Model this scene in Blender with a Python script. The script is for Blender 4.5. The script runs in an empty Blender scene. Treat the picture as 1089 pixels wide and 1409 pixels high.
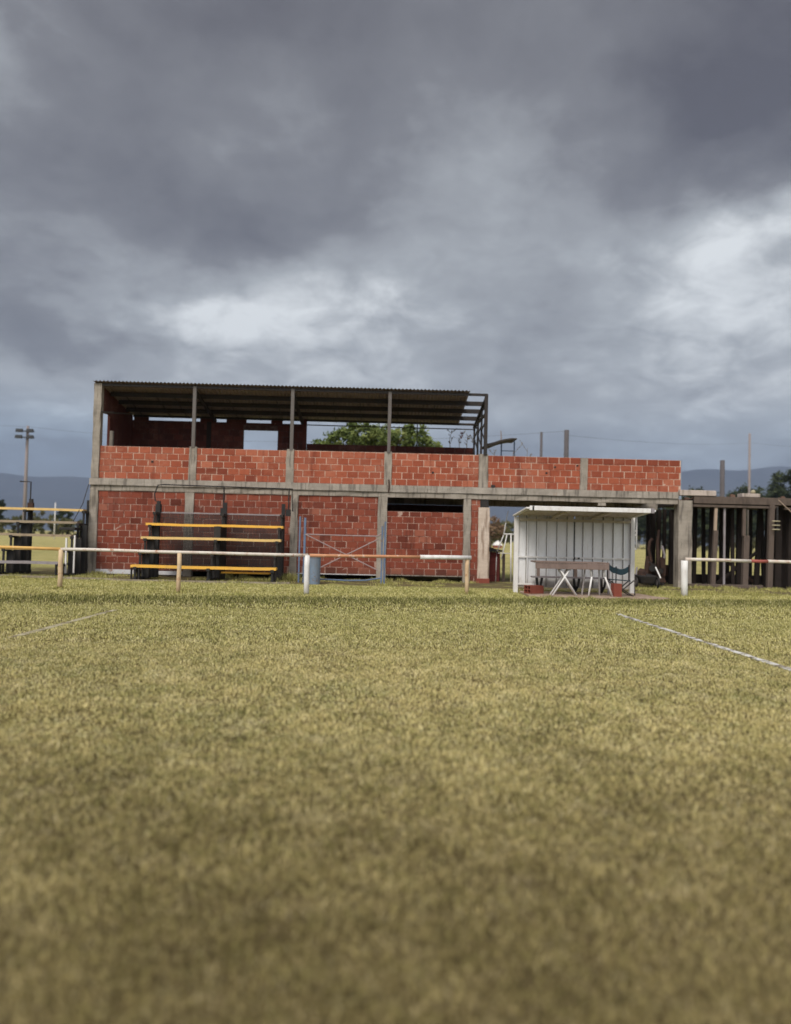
import bpy, math, random
import numpy as np
from mathutils import Vector, Matrix

random.seed(7)
rng = np.random.default_rng(11)
S = bpy.context.scene
COL = S.collection
rad = math.radians

# ------------------------------------------------------------------ measured places
EYE = 1.28                     # height the photograph was taken from
YB = 23.2                      # front face of the grandstand
YR = 26.2                      # its rear wall

# ------------------------------------------------------------------ node helpers
class G:
    def __init__(s, tree):
        s.t = tree
    def n(s, typ, **kw):
        nd = s.t.nodes.new(typ)
        for k, v in kw.items():
            setattr(nd, k, v)
        return nd
    def put(s, sock, v):
        if isinstance(v, bpy.types.NodeSocket):
            s.t.links.new(v, sock)
        elif v is not None:
            if sock.type == 'RGBA' and not isinstance(v, (int, float)):
                v = (*v[:3], 1.0)
            sock.default_value = v
    def m(s, op, a, b=None, c=None, clamp=False):
        nd = s.n('ShaderNodeMath', operation=op, use_clamp=clamp)
        for i, v in enumerate((a, b, c)):
            if v is not None:
                s.put(nd.inputs[i], v)
        return nd.outputs[0]
    def mix(s, f, a, b, blend='MIX'):
        nd = s.n('ShaderNodeMix', data_type='RGBA', blend_type=blend)
        s.put(nd.inputs[0], f); s.put(nd.inputs[6], a); s.put(nd.inputs[7], b)
        return nd.outputs[2]
    def noise(s, vec, scale, detail=3, rough=0.55, dist=0.0, out=0):
        nd = s.n('ShaderNodeTexNoise')
        s.put(nd.inputs['Vector'], vec)
        nd.inputs['Scale'].default_value = scale
        nd.inputs['Detail'].default_value = detail
        nd.inputs['Roughness'].default_value = rough
        nd.inputs['Distortion'].default_value = dist
        return nd.outputs[out]
    def ramp(s, f, stops, interp='LINEAR'):
        nd = s.n('ShaderNodeValToRGB')
        cr = nd.color_ramp; cr.interpolation = interp
        while len(cr.elements) > 1:
            cr.elements.remove(cr.elements[-1])
        for i, (p, c) in enumerate(stops):
            e = cr.elements[0] if i == 0 else cr.elements.new(p)
            e.position = p
            if isinstance(c, (int, float)):
                c = (c, c, c)
            e.color = (*c[:3], 1)
        s.put(nd.inputs[0], f)
        return nd.outputs[0]
    def step(s, f, lo, hi):
        nd = s.n('ShaderNodeMapRange', interpolation_type='SMOOTHSTEP')
        s.put(nd.inputs[0], f)
        nd.inputs[1].default_value = lo; nd.inputs[2].default_value = hi
        return nd.outputs[0]
    def scale(s, vec, v):
        nd = s.n('ShaderNodeVectorMath', operation='MULTIPLY')
        s.put(nd.inputs[0], vec); nd.inputs[1].default_value = v
        return nd.outputs[0]
    def pos(s):
        return s.n('ShaderNodeNewGeometry').outputs['Position']
    def obj(s):
        return s.n('ShaderNodeTexCoord').outputs['Object']
    def attr(s, name='tint'):
        return s.n('ShaderNodeAttribute', attribute_name=name).outputs['Fac']
    def bump(s, h, strength=.3, dist=.02):
        nd = s.n('ShaderNodeBump')
        nd.inputs['Strength'].default_value = strength
        nd.inputs['Distance'].default_value = dist
        s.put(nd.inputs['Height'], h)
        return nd.outputs[0]
    def sep(s, v):
        nd = s.n('ShaderNodeSeparateXYZ'); s.put(nd.inputs[0], v)
        return nd.outputs
    def comb(s, x, y, z):
        nd = s.n('ShaderNodeCombineXYZ')
        for i, v in enumerate((x, y, z)):
            s.put(nd.inputs[i], v)
        return nd.outputs[0]

def material(name, fn, rough=.85, metal=0.0, spec=.3):
    m = bpy.data.materials.new(name); m.use_nodes = True
    t = m.node_tree; g = G(t)
    b = t.nodes['Principled BSDF']
    b.inputs['Roughness'].default_value = rough
    b.inputs['Metallic'].default_value = metal
    b.inputs['Specular IOR Level'].default_value = spec
    r = fn(g, b)
    if r is not None:
        g.put(b.inputs['Base Color'], r)
    return m

def worn(col, dirt=(.12, .09, .06), amount=.5, scale=6, rust=None, streak=True):
    """paint or wood of one colour with stains, chips and a little relief"""
    def fn(g, b):
        p = g.pos()
        n1 = g.noise(g.scale(p, (1, 1, .35 if streak else 1)), scale, 5, .65)
        n2 = g.noise(p, scale * 7, 3)
        c = g.mix(g.m('MULTIPLY', g.step(n1, .42, .75), amount), col, dirt)
        c = g.mix(g.m('MULTIPLY', n2, .25), c, tuple(x * .55 for x in col))
        if rust:
            c = g.mix(g.step(g.noise(p, scale * 1.7, 6, .7), .56, .66), c, rust)
        g.put(b.inputs['Normal'], g.bump(g.m('ADD', n1, n2), .25, .006))
        return c
    return fn

def brick_fn(cols, smear, mortar):
    def fn(g, b):
        p = g.pos(); t = g.attr()
        c = g.ramp(t, [(0, cols[0]), (.35, cols[1]), (.75, cols[2]), (1, cols[3])])
        n = g.noise(p, 9, 5, .65)
        c = g.mix(g.m('MULTIPLY', g.step(n, .45, .8), .55), c, cols[0])
        gr = g.noise(g.scale(p, (1.5, 1, 22)), 6, 2)
        c = g.mix(g.m('MULTIPLY', gr, .3), c, cols[2])
        big = g.noise(p, 1.1, 5, .6, .4)
        s = g.m('MULTIPLY', g.step(big, .47, .70), smear)
        c = g.mix(g.m('MULTIPLY', s, g.step(g.noise(p, 14, 4, .7), .3, .62)), c, mortar)
        spot = g.step(g.noise(p, 3.2, 6, .7), .66, .72)
        c = g.mix(g.m('MULTIPLY', spot, .55), c, (.46, .34, .28))
        # damp and soot: dark runs down the wall and splashes at its foot
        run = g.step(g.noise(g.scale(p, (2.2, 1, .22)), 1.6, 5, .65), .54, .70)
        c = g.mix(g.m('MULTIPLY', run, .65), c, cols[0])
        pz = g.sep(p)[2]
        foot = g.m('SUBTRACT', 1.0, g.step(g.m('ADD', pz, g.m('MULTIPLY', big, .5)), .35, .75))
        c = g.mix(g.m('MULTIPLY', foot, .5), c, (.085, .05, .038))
        g.put(b.inputs['Normal'], g.bump(g.m('ADD', n, gr), .35, .008))
        return c
    return fn

def mortar_fn(pale, red, cover):
    def fn(g, b):
        p = g.pos()
        n = g.noise(p, 4.5, 5, .7)
        c = g.mix(g.step(n, cover - .1, cover + .1), pale, red)
        n2 = g.noise(p, 60, 3)
        c = g.mix(g.m('MULTIPLY', n2, .4), c, tuple(.5 * x for x in pale))
        g.put(b.inputs['Normal'], g.bump(n2, .5, .006))
        return c
    return fn

def concrete_fn(a, bcol, dark):
    def fn(g, b):
        p = g.pos()
        n1 = g.noise(p, 1.6, 6, .65)
        n2 = g.noise(p, 28, 4, .6)
        st = g.noise(g.scale(p, (5, 5, .5)), 2.2, 4, .6)
        c = g.mix(g.step(n1, .35, .68), a, bcol)
        c = g.mix(g.m('MULTIPLY', g.step(st, .5, .66), .7), c, dark)
        bd = g.n('ShaderNodeTexWave', wave_type='BANDS', bands_direction='Z'); g.put(bd.inputs['Vector'], p)
        bd.inputs['Scale'].default_value = 2.6; bd.inputs['Distortion'].default_value = 1.2; bd.inputs['Detail'].default_value = 2
        board = g.step(bd.outputs['Fac'], .0, .12)
        c = g.mix(g.m('MULTIPLY', g.m('SUBTRACT', 1.0, board), .10), c, dark)
        rs = g.step(g.noise(g.scale(p, (3, 3, .6)), 1.3, 5, .7), .64, .72)
        c = g.mix(g.m('MULTIPLY', rs, .4), c, (.22, .12, .07))
        c = g.mix(g.m('MULTIPLY', g.step(n2, .55, .75), .4), c, dark)
        g.put(b.inputs['Normal'], g.bump(g.m('ADD', n2, g.m('MULTIPLY', n1, 2.0)), .5, .012))
        return c
    return fn

def turf(g):
    """colour of the field itself: straw, green and bare patches where they lie on the ground"""
    p = g.pos(); x, y, z = g.sep(p)
    xy = g.comb(x, y, 0.0)
    n1 = g.noise(xy, .22, 4, .6)
    n2 = g.noise(xy, 1.3, 4, .6)
    n3 = g.noise(xy, 9, 3, .6)
    dry = g.m('ADD', g.m('MULTIPLY', n1, .6), g.m('ADD', g.m('MULTIPLY', n2, .7), g.m('MULTIPLY', n3, .9)))
    dry = g.step(dry, .80, 1.32)
    c = g.mix(dry, (.215, .23, .075), (.68, .56, .25))
    c = g.mix(g.m('MULTIPLY', g.step(g.noise(xy, 1.9, 4, .6), .54, .70), .55), c, (.80, .68, .40))
    bare = g.m('MULTIPLY', g.step(g.noise(xy, .8, 5, .65), .56, .72), .45)
    c = g.mix(bare, c, (.34, .245, .13))
    far_green = g.m('MULTIPLY', g.step(g.m('ADD', y, g.m('MULTIPLY', n2, 5.0)), 9.5, 15.0), g.m('MULTIPLY_ADD', g.step(y, 20.0, 40.0), -.45, .6))
    c = g.mix(far_green, c, (.29, .31, .075))
    # vignette darkening painted as browner turf before the viewer, ragged at its edge
    near_dark = g.m('SUBTRACT', 1.0, g.step(g.m('ADD', y, g.m('MULTIPLY', g.m('SUBTRACT', n2, .5), 5.0)), 2.2, 5.6))
    c = g.mix(g.m('MULTIPLY', near_dark, .6), c, (.235, .17, .075))
    # thick green band of unmown grass along the railing
    yc = g.m('SUBTRACT', y, g.m('ADD', 15.75, g.m('MULTIPLY', x, .19)))
    yc = g.m('ADD', yc, g.m('MULTIPLY', g.m('SUBTRACT', n2, .5), 1.6))
    band = g.m('MULTIPLY', g.step(yc, -1.7, -.4), g.m('SUBTRACT', 1.0, g.step(yc, .35, 1.2)))
    c = g.mix(g.m('MULTIPLY', band, .8), c, (.105, .115, .035))
    return c, n3, y, near_dark

def ground_fn(g, b):
    c, n3, y, near_dark = turf(g)
    p = g.pos()
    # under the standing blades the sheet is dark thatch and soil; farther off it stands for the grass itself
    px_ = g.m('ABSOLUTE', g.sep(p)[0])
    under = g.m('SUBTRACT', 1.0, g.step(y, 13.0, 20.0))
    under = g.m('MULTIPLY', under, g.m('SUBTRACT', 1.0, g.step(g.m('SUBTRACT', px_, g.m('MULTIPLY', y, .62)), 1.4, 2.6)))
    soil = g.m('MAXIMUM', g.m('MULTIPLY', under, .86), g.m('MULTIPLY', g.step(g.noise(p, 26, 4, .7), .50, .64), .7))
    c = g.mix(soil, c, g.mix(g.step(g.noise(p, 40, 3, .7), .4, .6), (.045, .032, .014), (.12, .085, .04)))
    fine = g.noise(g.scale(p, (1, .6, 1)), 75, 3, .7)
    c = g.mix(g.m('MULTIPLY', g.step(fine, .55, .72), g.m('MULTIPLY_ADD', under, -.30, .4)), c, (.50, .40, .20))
    # trodden soil at the foot of the stand
    foot = g.m('MULTIPLY', g.step(y, 20.2, 21.2), g.m('SUBTRACT', 1.0, g.step(y, 25.5, 28)))
    foot = g.m('MULTIPLY', foot, g.step(g.noise(p, 1.4, 5, .6), .30, .52))
    c = g.mix(g.m('MULTIPLY', foot, .92), c, (.15, .115, .065))
    g.put(b.inputs['Normal'], g.bump(g.m('ADD', fine, g.noise(p, 12, 4, .6)), .8, .04))
    return c

def blade_fn(g, b):
    c, n3, y, near_dark = turf(g)
    t = g.attr()
    v = g.ramp(t, [(0, (.07, .072, .020)), (.22, (.25, .25, .075)), (.5, (.63, .54, .225)), (.78, (.88, .765, .42)), (1, (.94, .86, .56))])
    v = g.mix(g.m('MULTIPLY', near_dark, .45), v, g.mix(1.0, v, (.42, .34, .28), 'MULTIPLY'))  # same painted foreground darkening, carried onto the blades
    lime = g.mix(g.m('SUBTRACT', t, 2.0), (.55, .54, .50), (.82, .81, .78))
    return g.mix(g.step(t, 1.4, 1.6), g.mix(.45, c, v), lime)

def leaf_fn(a, bcol, ccol):
    def fn(g, b):
        t = g.attr()
        c = g.ramp(t, [(0, a), (.5, bcol), (1, ccol)])
        b.inputs['Subsurface Weight'].default_value = 0
        return c
    return fn

M = {}
M['concrete'] = material('concrete', concrete_fn((.36, .315, .265), (.25, .218, .182), (.09, .076, .064)), .9)
M['slab'] = material('slab_concrete', concrete_fn((.40, .355, .305), (.28, .245, .21), (.105, .09, .078)), .9)
M['pale_concrete'] = material('pale_concrete', concrete_fn((.52, .44, .39), (.42, .35, .31), (.22, .18, .15)), .9)
M['old_plaster'] = material('old_plaster', concrete_fn((.60, .50, .42), (.50, .40, .32), (.20, .13, .09)), .9)
M['whitewash'] = material('whitewash', worn((.62, .62, .64), (.30, .26, .24), .6, 4, (.33, .2, .15)), .9)
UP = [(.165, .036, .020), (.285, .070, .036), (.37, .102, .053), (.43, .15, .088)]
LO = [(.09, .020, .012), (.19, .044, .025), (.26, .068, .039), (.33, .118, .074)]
IN = [(.04, .011, .009), (.065, .017, .012), (.10, .028, .02), (.13, .05, .04)]  # inner bricks darkened to paint in the shade of the interior
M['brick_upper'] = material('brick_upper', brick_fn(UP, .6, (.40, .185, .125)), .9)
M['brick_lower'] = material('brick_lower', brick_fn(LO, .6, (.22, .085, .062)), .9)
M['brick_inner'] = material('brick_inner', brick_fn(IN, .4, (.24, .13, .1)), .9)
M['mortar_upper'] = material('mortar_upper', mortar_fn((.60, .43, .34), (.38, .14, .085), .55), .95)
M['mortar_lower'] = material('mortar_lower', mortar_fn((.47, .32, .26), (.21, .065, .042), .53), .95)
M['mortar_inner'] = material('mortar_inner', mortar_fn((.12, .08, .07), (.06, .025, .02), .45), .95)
M['steel'] = material('dark_steel', worn((.026, .022, .021), (.06, .035, .022), .5, 5), .6, 0)
M['grey_steel'] = material('grey_steel', worn((.14, .125, .118), (.08, .055, .04), .5, 5), .6, 0)
M['roof_under'] = material('roof_sheet', worn((.30, .245, .225), (.15, .11, .09), .6, 3, None, False), .55, .3)
M['black'] = material('black_paint', worn((.022, .021, .021), (.06, .045, .035), .5, 7), .6)
M['net'] = material('shade_net', lambda g, b: (.05, .042, .04), .9)
M['yellow'] = material('yellow_wood', worn((.86, .47, .075), (.52, .33, .12), .5, 5), .7)
M['yellow_pale'] = material('faded_yellow_wood', worn((.76, .52, .20), (.46, .33, .18), .5, 5), .75)
M['wood_bare'] = material('bare_wood', worn((.34, .27, .19), (.17, .12, .09), .6, 5), .85)
M['white_paint'] = material('white_paint', worn((.82, .80, .78), (.42, .33, .27), .45, 6), .6)
M['rail_white'] = material('rail_white', worn((.72, .66, .58), (.50, .30, .22), .6, 4, (.42, .19, .10)), .6)
M['rail_orange'] = material('rail_orange', worn((.62, .30, .16), (.42, .16, .08), .6, 4, (.66, .52, .44)), .65)
M['rail_yellow'] = material('rail_yellow', worn((.70, .42, .13), (.50, .28, .12), .6, 4, (.72, .60, .42)), .65)
M['rail_peach'] = material('rail_peach', worn((.66, .49, .31), (.48, .27, .14), .6, 4, (.45, .26, .14)), .65)
M['rail_red'] = material('rail_red', worn((.38, .10, .08), (.3, .12, .08), .5, 5), .65)
def sheet_fn(g, b):
    c = worn((.88, .88, .89), (.58, .54, .50), .4, 2.4)(g, b)
    p = g.pos(); z = g.sep(p)[2]
    n = g.noise(p, 5, 6, .7)
    mud = g.m('SUBTRACT', 1.0, g.step(g.m('SUBTRACT', z, g.m('MULTIPLY', n, .55)), -.12, .22))
    c = g.mix(g.m('MULTIPLY', mud, .65), c, (.30, .23, .16))
    run = g.step(g.noise(g.scale(p, (9, 1, .5)), 1.5, 4, .7), .60, .70)
    return g.mix(g.m('MULTIPLY', run, .35), c, (.36, .27, .20))
M['sheet_white'] = material('white_sheet', sheet_fn, .45, 0, .4)
M['fold_shade_grime'] = material('fold_shade_grime', worn((.30, .28, .26), (.18, .15, .12), .6, 4), .8)  # shade and dirt painted along one side of the sheet ribs
M['sheet_under'] = material('roof_underside', worn((.60, .54, .44), (.28, .22, .15), .6, 3, None, False), .6)
M['blue'] = material('blue_paint', worn((.13, .19, .30), (.10, .09, .09), .5, 6, (.16, .12, .10)), .6)
M['pale_pipe'] = material('pale_pipe', worn((.34, .26, .26), (.25, .13, .10), .6, 6), .6)
M['bin'] = material('grey_blue_metal', worn((.20, .26, .35), (.18, .16, .15), .6, 5, (.20, .15, .12)), .55, .2)
M['table_wood'] = material('table_wood', worn((.235, .17, .145), (.10, .07, .055), .6, 6), .85)
M['bench_grey'] = material('bench_grey', worn((.30, .27, .28), (.16, .12, .11), .5, 6), .8)
M['canvas'] = material('teal_canvas', worn((.022, .045, .058), (.012, .022, .028), .5, 9), .9)
M['clay'] = material('clay_block', worn((.25, .068, .044), (.13, .04, .03), .5, 8), .9)
M['rust'] = material('rusty_iron', worn((.060, .034, .026), (.028, .018, .015), .7, 7, (.12, .058, .036)), .85, .2)
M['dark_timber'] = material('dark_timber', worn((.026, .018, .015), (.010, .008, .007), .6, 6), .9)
M['timber'] = material('weathered_timber', worn((.125, .094, .077), (.045, .033, .027), .6, 6), .9)
M['timber_light'] = material('light_timber', worn((.42, .32, .24), (.20, .14, .10), .6, 6), .9)
M['dark_red'] = material('dark_red_brick', worn((.16, .035, .03), (.06, .02, .02), .6, 6), .9)
M['pole_grey'] = material('pole_concrete', worn((.11, .10, .105), (.07, .06, .06), .5, 2), .9)
M['pole_pale'] = material('pale_pole', worn((.27, .235, .235), (.2, .15, .14), .5, 2), .9)
M['lamp'] = material('lamp_housing', worn((.012, .014, .018), (.02, .02, .02), .4, 5), .6, 0)
M['pad'] = material('pad_concrete', concrete_fn((.40, .30, .23), (.30, .215, .155), (.16, .11, .075)), .95)
M['kerb'] = material('kerb_concrete', concrete_fn((.34, .29, .22), (.24, .20, .14), (.13, .11, .07)), .95)
M['lime'] = material('lime_line', lambda g, b: g.mix(g.step(g.noise(g.pos(), 7, 5, .75), .42, .60), (.70, .69, .66), (.16, .12, .06)), .95)
M['lime_faint'] = material('faint_lime', lambda g, b: g.mix(g.step(g.noise(g.pos(), 5, 5, .75), .46, .62), (.42, .37, .25), (.14, .105, .05)), .95)
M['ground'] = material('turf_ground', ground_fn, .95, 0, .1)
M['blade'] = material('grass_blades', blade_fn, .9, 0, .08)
M['bark'] = material('bark', worn((.13, .10, .075), (.06, .045, .035), .6, 5), .95)
M['limed_bark'] = material('limewashed_bark', worn((.62, .60, .58), (.3, .25, .2), .5, 4), .95)
M['leaf'] = material('tree_leaves', leaf_fn((.05, .072, .02), (.115, .15, .038), (.22, .24, .075)), .7, 0, .25)
M['leaf_dark'] = material('dark_leaves', leaf_fn((.014, .020, .010), (.028, .038, .016), (.06, .072, .03)), .8, 0, .2)
M['leaf_olive'] = material('olive_leaves', leaf_fn((.055, .058, .025), (.10, .10, .04), (.17, .15, .07)), .85, 0, .15)
M['leaf_rust'] = material('russet_leaves', leaf_fn((.10, .06, .04), (.16, .10, .06), (.22, .15, .09)), .85, 0, .15)
M['weed'] = material('dry_weed', leaf_fn((.12, .09, .06), (.20, .15, .09), (.28, .22, .13)), .9, 0, .1)
M['flower'] = material('faded_flower', lambda g, b: (.34, .14, .14), .9)
M['mountain'] = material('mountain_slope', lambda g, b: g.ramp(g.noise(g.scale(g.pos(), (.001, .001, .002)), 3, 6, .6), [(.3, (.022, .032, .050)), (.7, (.055, .065, .080))]), 1, 0, 0)
M['wire'] = material('power_line', lambda g, b: (.045, .045, .05), .7)
M['tarp'] = material('dark_tarp', worn((.05, .042, .038), (.1, .07, .05), .5, 6), .8)
M['rubble'] = material('rubble', worn((.17, .10, .075), (.08, .06, .045), .6, 9), .95)
M['brass'] = material('pale_ceramic', worn((.40, .35, .23), (.2, .16, .1), .5, 9), .6)

# ------------------------------------------------------------------ mesh helpers
ROOT = {}
class MB:
    def __init__(s):
        s.v = []; s.f = []; s.mi = []; s.t = []
    def add(s, vs, fs, m=0, t=.5):
        o = len(s.v); s.v += [tuple(v) for v in vs]
        for f in fs:
            s.f.append(tuple(i + o for i in f)); s.mi.append(m); s.t.append(t)
    def box(s, x0, x1, y0, y1, z0, z1, m=0, t=.5):
        vs = [(x, y, z) for z in (z0, z1) for y in (y0, y1) for x in (x0, x1)]
        s.add(vs, [(0, 2, 3, 1), (4, 5, 7, 6), (0, 1, 5, 4), (2, 6, 7, 3), (0, 4, 6, 2), (1, 3, 7, 5)], m, t)
        return s
    def hexa(s, vs, m=0, t=.5):          # 8 corners, ordered as in box()
        s.add(vs, [(0, 2, 3, 1), (4, 5, 7, 6), (0, 1, 5, 4), (2, 6, 7, 3), (0, 4, 6, 2), (1, 3, 7, 5)], m, t)
        return s
    def bar(s, p, q, w, d, m=0, t=.5, side=None):   # square bar from p to q; w across, d deep
        p = Vector(p); q = Vector(q); a = (q - p).normalized()
        ref = Vector(side) if side else (Vector((0, 1, 0)) if abs(a.y) < .9 else Vector((0, 0, 1)))
        u = a.cross(ref).normalized() * (w / 2); v = a.cross(u).normalized() * (d / 2)
        vs = [c + i * u + j * v for c in (p, q) for j in (-1, 1) for i in (-1, 1)]
        return s.hexa(vs, m, t)
    def tube(s, pts, r, n=8, m=0, caps=True):
        pts = [Vector(p) for p in pts]; k = len(pts)
        rs = r if isinstance(r, (list, tuple)) else [r] * k
        o = []; u = None
        for i, p in enumerate(pts):
            a = (pts[min(i + 1, k - 1)] - pts[max(i - 1, 0)]).normalized()
            if u is None:
                u = a.cross(Vector((0, 0, 1)) if abs(a.z) < .9 else Vector((0, 1, 0))).normalized()
            else:
                u = (u - a * u.dot(a)).normalized()
            w = a.cross(u)
            o += [p + rs[i] * (math.cos(2 * math.pi * j / n) * u + math.sin(2 * math.pi * j / n) * w) for j in range(n)]
        fs = [(i * n + j, i * n + (j + 1) % n, (i + 1) * n + (j + 1) % n, (i + 1) * n + j) for i in range(k - 1) for j in range(n)]
        if caps:
            fs += [tuple(reversed(range(n))), tuple((k - 1) * n + j for j in range(n))]
        s.add(o, fs, m)
        return s
    def build(s, name, mats, parent=None, bevel=0, smooth=False):
        off = Vector((0, 0, 0)) if parent is None else ROOT.get(parent.name, Vector((0, 0, 0)))
        me = bpy.data.meshes.new(name)
        me.from_pydata([(x - off.x, y - off.y, z - off.z) for x, y, z in s.v], [], s.f)
        if not isinstance(mats, (list, tuple)):
            mats = [mats]
        for m in mats:
            me.materials.append(M[m])
        me.polygons.foreach_set('material_index', s.mi)
        a = me.attributes.new('tint', 'FLOAT', 'FACE'); a.data.foreach_set('value', s.t)
        if smooth:
            me.polygons.foreach_set('use_smooth', [True] * len(s.f))
        me.update()
        o = bpy.data.objects.new(name, me); COL.objects.link(o)
        if parent is not None:
            o.parent = parent; ROOT[o.name] = off
        if bevel:
            b = o.modifiers.new('edge', 'BEVEL'); b.width = bevel; b.segments = 2; b.limit_method = 'ANGLE'
        return o

def thing(name, label, cat, loc=(0, 0, 0), group=None):
    o = bpy.data.objects.new(name, None); COL.objects.link(o)
    o.location = loc; o.empty_display_size = .2
    o['label'] = label; o['category'] = cat
    if group: o['group'] = group
    ROOT[o.name] = Vector(loc)
    return o
def tag(o, label, cat, group=None):
    o['label'] = label; o['category'] = cat
    if group: o['group'] = group
    return o
def setting(o, kind='structure', label=None, cat=None):
    o['kind'] = kind
    if label: o['label'] = label
    if cat: o['category'] = cat
    return o

# ------------------------------------------------------------------ brick panels
def bricks(mb, x0, x1, z0, z1, y, tmean=.5, back=.14, top_dark=False, hole=None, holes=()):
    """a wall of hollow bricks facing -Y: real bricks standing 6-12 mm proud of the mortar bed"""
    H, L, J = .195, .337, .021
    def bed(a, b, c, d):
        if b - a > .005 and d - c > .005:
            mb.box(a, b, y, y + back, c, d, 1)
    if hole:
        hx0, hx1, hz0, hz1 = hole
        bed(x0, hx0, z0, z1); bed(hx1, x1, z0, z1); bed(hx0, hx1, z0, hz0); bed(hx0, hx1, hz1, z1)
    else:
        bed(x0, x1, z0, z1)
    z = z0; row = 0
    while z < z1 - .03:
        zt = min(z + H, z1)
        x = x0 - (0 if row % 2 else L / 2) - random.uniform(0, .06)
        wob = random.uniform(-.006, .006)
        while x < x1:
            a, b = max(x + J / 2, x0 + .004), min(x + L - J / 2, x1 - .004)
            x += L + random.uniform(-.008, .008)
            if b - a < .04: continue
            lo, hi = z + .006 + random.uniform(-.003, .004), zt - .006 + random.uniform(-.004, .003)
            if hole and b > hole[0] and a < hole[1] and hi > hole[2] and lo < hole[3]:
                if a < hole[0] - .05: b = hole[0]
                elif b > hole[1] + .05: a = hole[1]
                else: continue
            if any(abs((a + b) / 2 - h[0]) < .17 and abs((lo + hi) / 2 - h[1]) < .1 for h in holes):
                continue
            p = random.uniform(.003, .013) + wob * .5
            p = max(p, .002); e = random.uniform(.004, .010)
            tl = [random.uniform(-.003, .003) for _ in range(4)]
            vs = [(a, y, lo), (b, y, lo), (b, y, hi), (a, y, hi),
                  (a + e, y - p + tl[0], lo + e), (b - e, y - p + tl[1], lo + e), (b - e, y - p + tl[2], hi - e), (a + e, y - p + tl[3], hi - e)]
            t = min(1, max(0, random.gauss(tmean, .22)))
            if top_dark and zt >= z1 - .01: t *= .25
            mb.add(vs, [(4, 5, 6, 7), (0, 1, 5, 4), (1, 2, 6, 5), (2, 3, 7, 6), (3, 0, 4, 7)], 0, t)
        z += H; row += 1
    return mb

# ================================================================== THE GRANDSTAND
gs = thing('brick_grandstand', 'unfinished two storey red brick grandstand with concrete frame and open upper deck', 'building', (0, YB, 0))
cc = lambda: MB()
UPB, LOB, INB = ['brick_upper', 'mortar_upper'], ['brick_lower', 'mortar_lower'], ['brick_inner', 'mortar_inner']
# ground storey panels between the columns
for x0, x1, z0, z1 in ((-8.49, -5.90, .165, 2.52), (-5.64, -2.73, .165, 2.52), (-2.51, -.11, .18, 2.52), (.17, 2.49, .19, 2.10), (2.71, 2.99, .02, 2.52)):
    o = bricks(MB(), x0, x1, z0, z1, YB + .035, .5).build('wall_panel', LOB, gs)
# parapet panels of the upper deck
for x0, x1, zt, hl in ((-8.50, -5.82, 3.86, [(-6.74, 3.45)]), (-5.60, -2.90, 3.86, []), (-2.68, .06, 3.87, []), (.28, 2.92, 3.87, []),
                       (3.20, 6.01, 3.86, []), (6.23, 9.09, 3.86, [])):
    bricks(MB(), x0, x1, 2.885, zt, YB + .03, .52, .14, x0 > 3).build('parapet_panel', UPB, gs)
for x, z in ((2.95, 3.66), (1.53, 3.30), (5.24, 3.56), (4.98, 3.37), (5.92, 3.62), (-6.92, 3.42)):
    MB().box(x - .03, x + .03, YB + .012, YB + .05, z - .028, z + .028).build('dark_hole_block', 'black', gs)  # black block standing proud, painted for the dark inside a hole
# columns
def col(x0, x1, z0, z1, y0, y1, mat='concrete', name='column', b=.012):
    mb = MB(); n = max(2, int((z1 - z0) / .3)); pts = []
    for i in range(n):
        za, zb = z0 + (z1 - z0) * i / n, z0 + (z1 - z0) * (i + 1) / n
        j = lambda: random.uniform(-.012, .012)
        if i == 0: cur = [(x0 + j(), y0 + j(), za), (x1 + j(), y0 + j(), za), (x1, y1, za), (x0, y1, za)]
        nx = [(x0 + j(), y0 + j(), zb), (x1 + j(), y0 + j(), zb), (x1, y1, zb), (x0, y1, zb)]
        base = len(mb.v); mb.v += cur + nx
        for k in range(4):
            l = (k + 1) % 4
            mb.f.append((base + k, base + l, base + 4 + l, base + 4 + k)); mb.mi.append(0); mb.t.append(.5)
        if i == 0: mb.f.append((base + 3, base + 2, base + 1, base)); mb.mi.append(0); mb.t.append(.5)
        if i == n - 1: mb.f.append((base + 4, base + 5, base + 6, base + 7)); mb.mi.append(0); mb.t.append(.5)
        cur = nx
    return mb.build(name, mat, gs)
for x0, x1 in ((-8.74, -8.49), (-5.90, -5.64), (-2.73, -2.51), (-.11, .17), (2.49, 2.71)):
    col(x0, x1, -.1, 2.52, YB - .012, YB + .24)
p = col(2.93, 3.27, .14, 2.28, YB - .05, YB + .24, 'old_plaster'); p['label'] = 'pale flaking plastered column'
MB().box(2.90, 3.30, YB - .07, YB + .24, -.05, .14).build('column_footing', 'clay', gs, .01)
MB().box(2.995, 3.24, YB + .0, YB + .24, 2.28, 2.52).build('column_head', 'black', gs, .01)
col(9.02, 9.43, -.1, 2.645, YB - .03, YB + .36)
for x0, x1 in ((-5.82, -5.60), (-2.90, -2.68), (.06, .28), (2.92, 3.20), (6.01, 6.23)):
    col(x0, x1, 2.886, 3.90 if x0 < 3 else 3.86, YB - .004, YB + .18, 'concrete', 'parapet_post')
col(-8.72, -8.50, 2.886, 5.74, YB - .02, YB + .2, 'concrete', 'corner_post')
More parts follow.
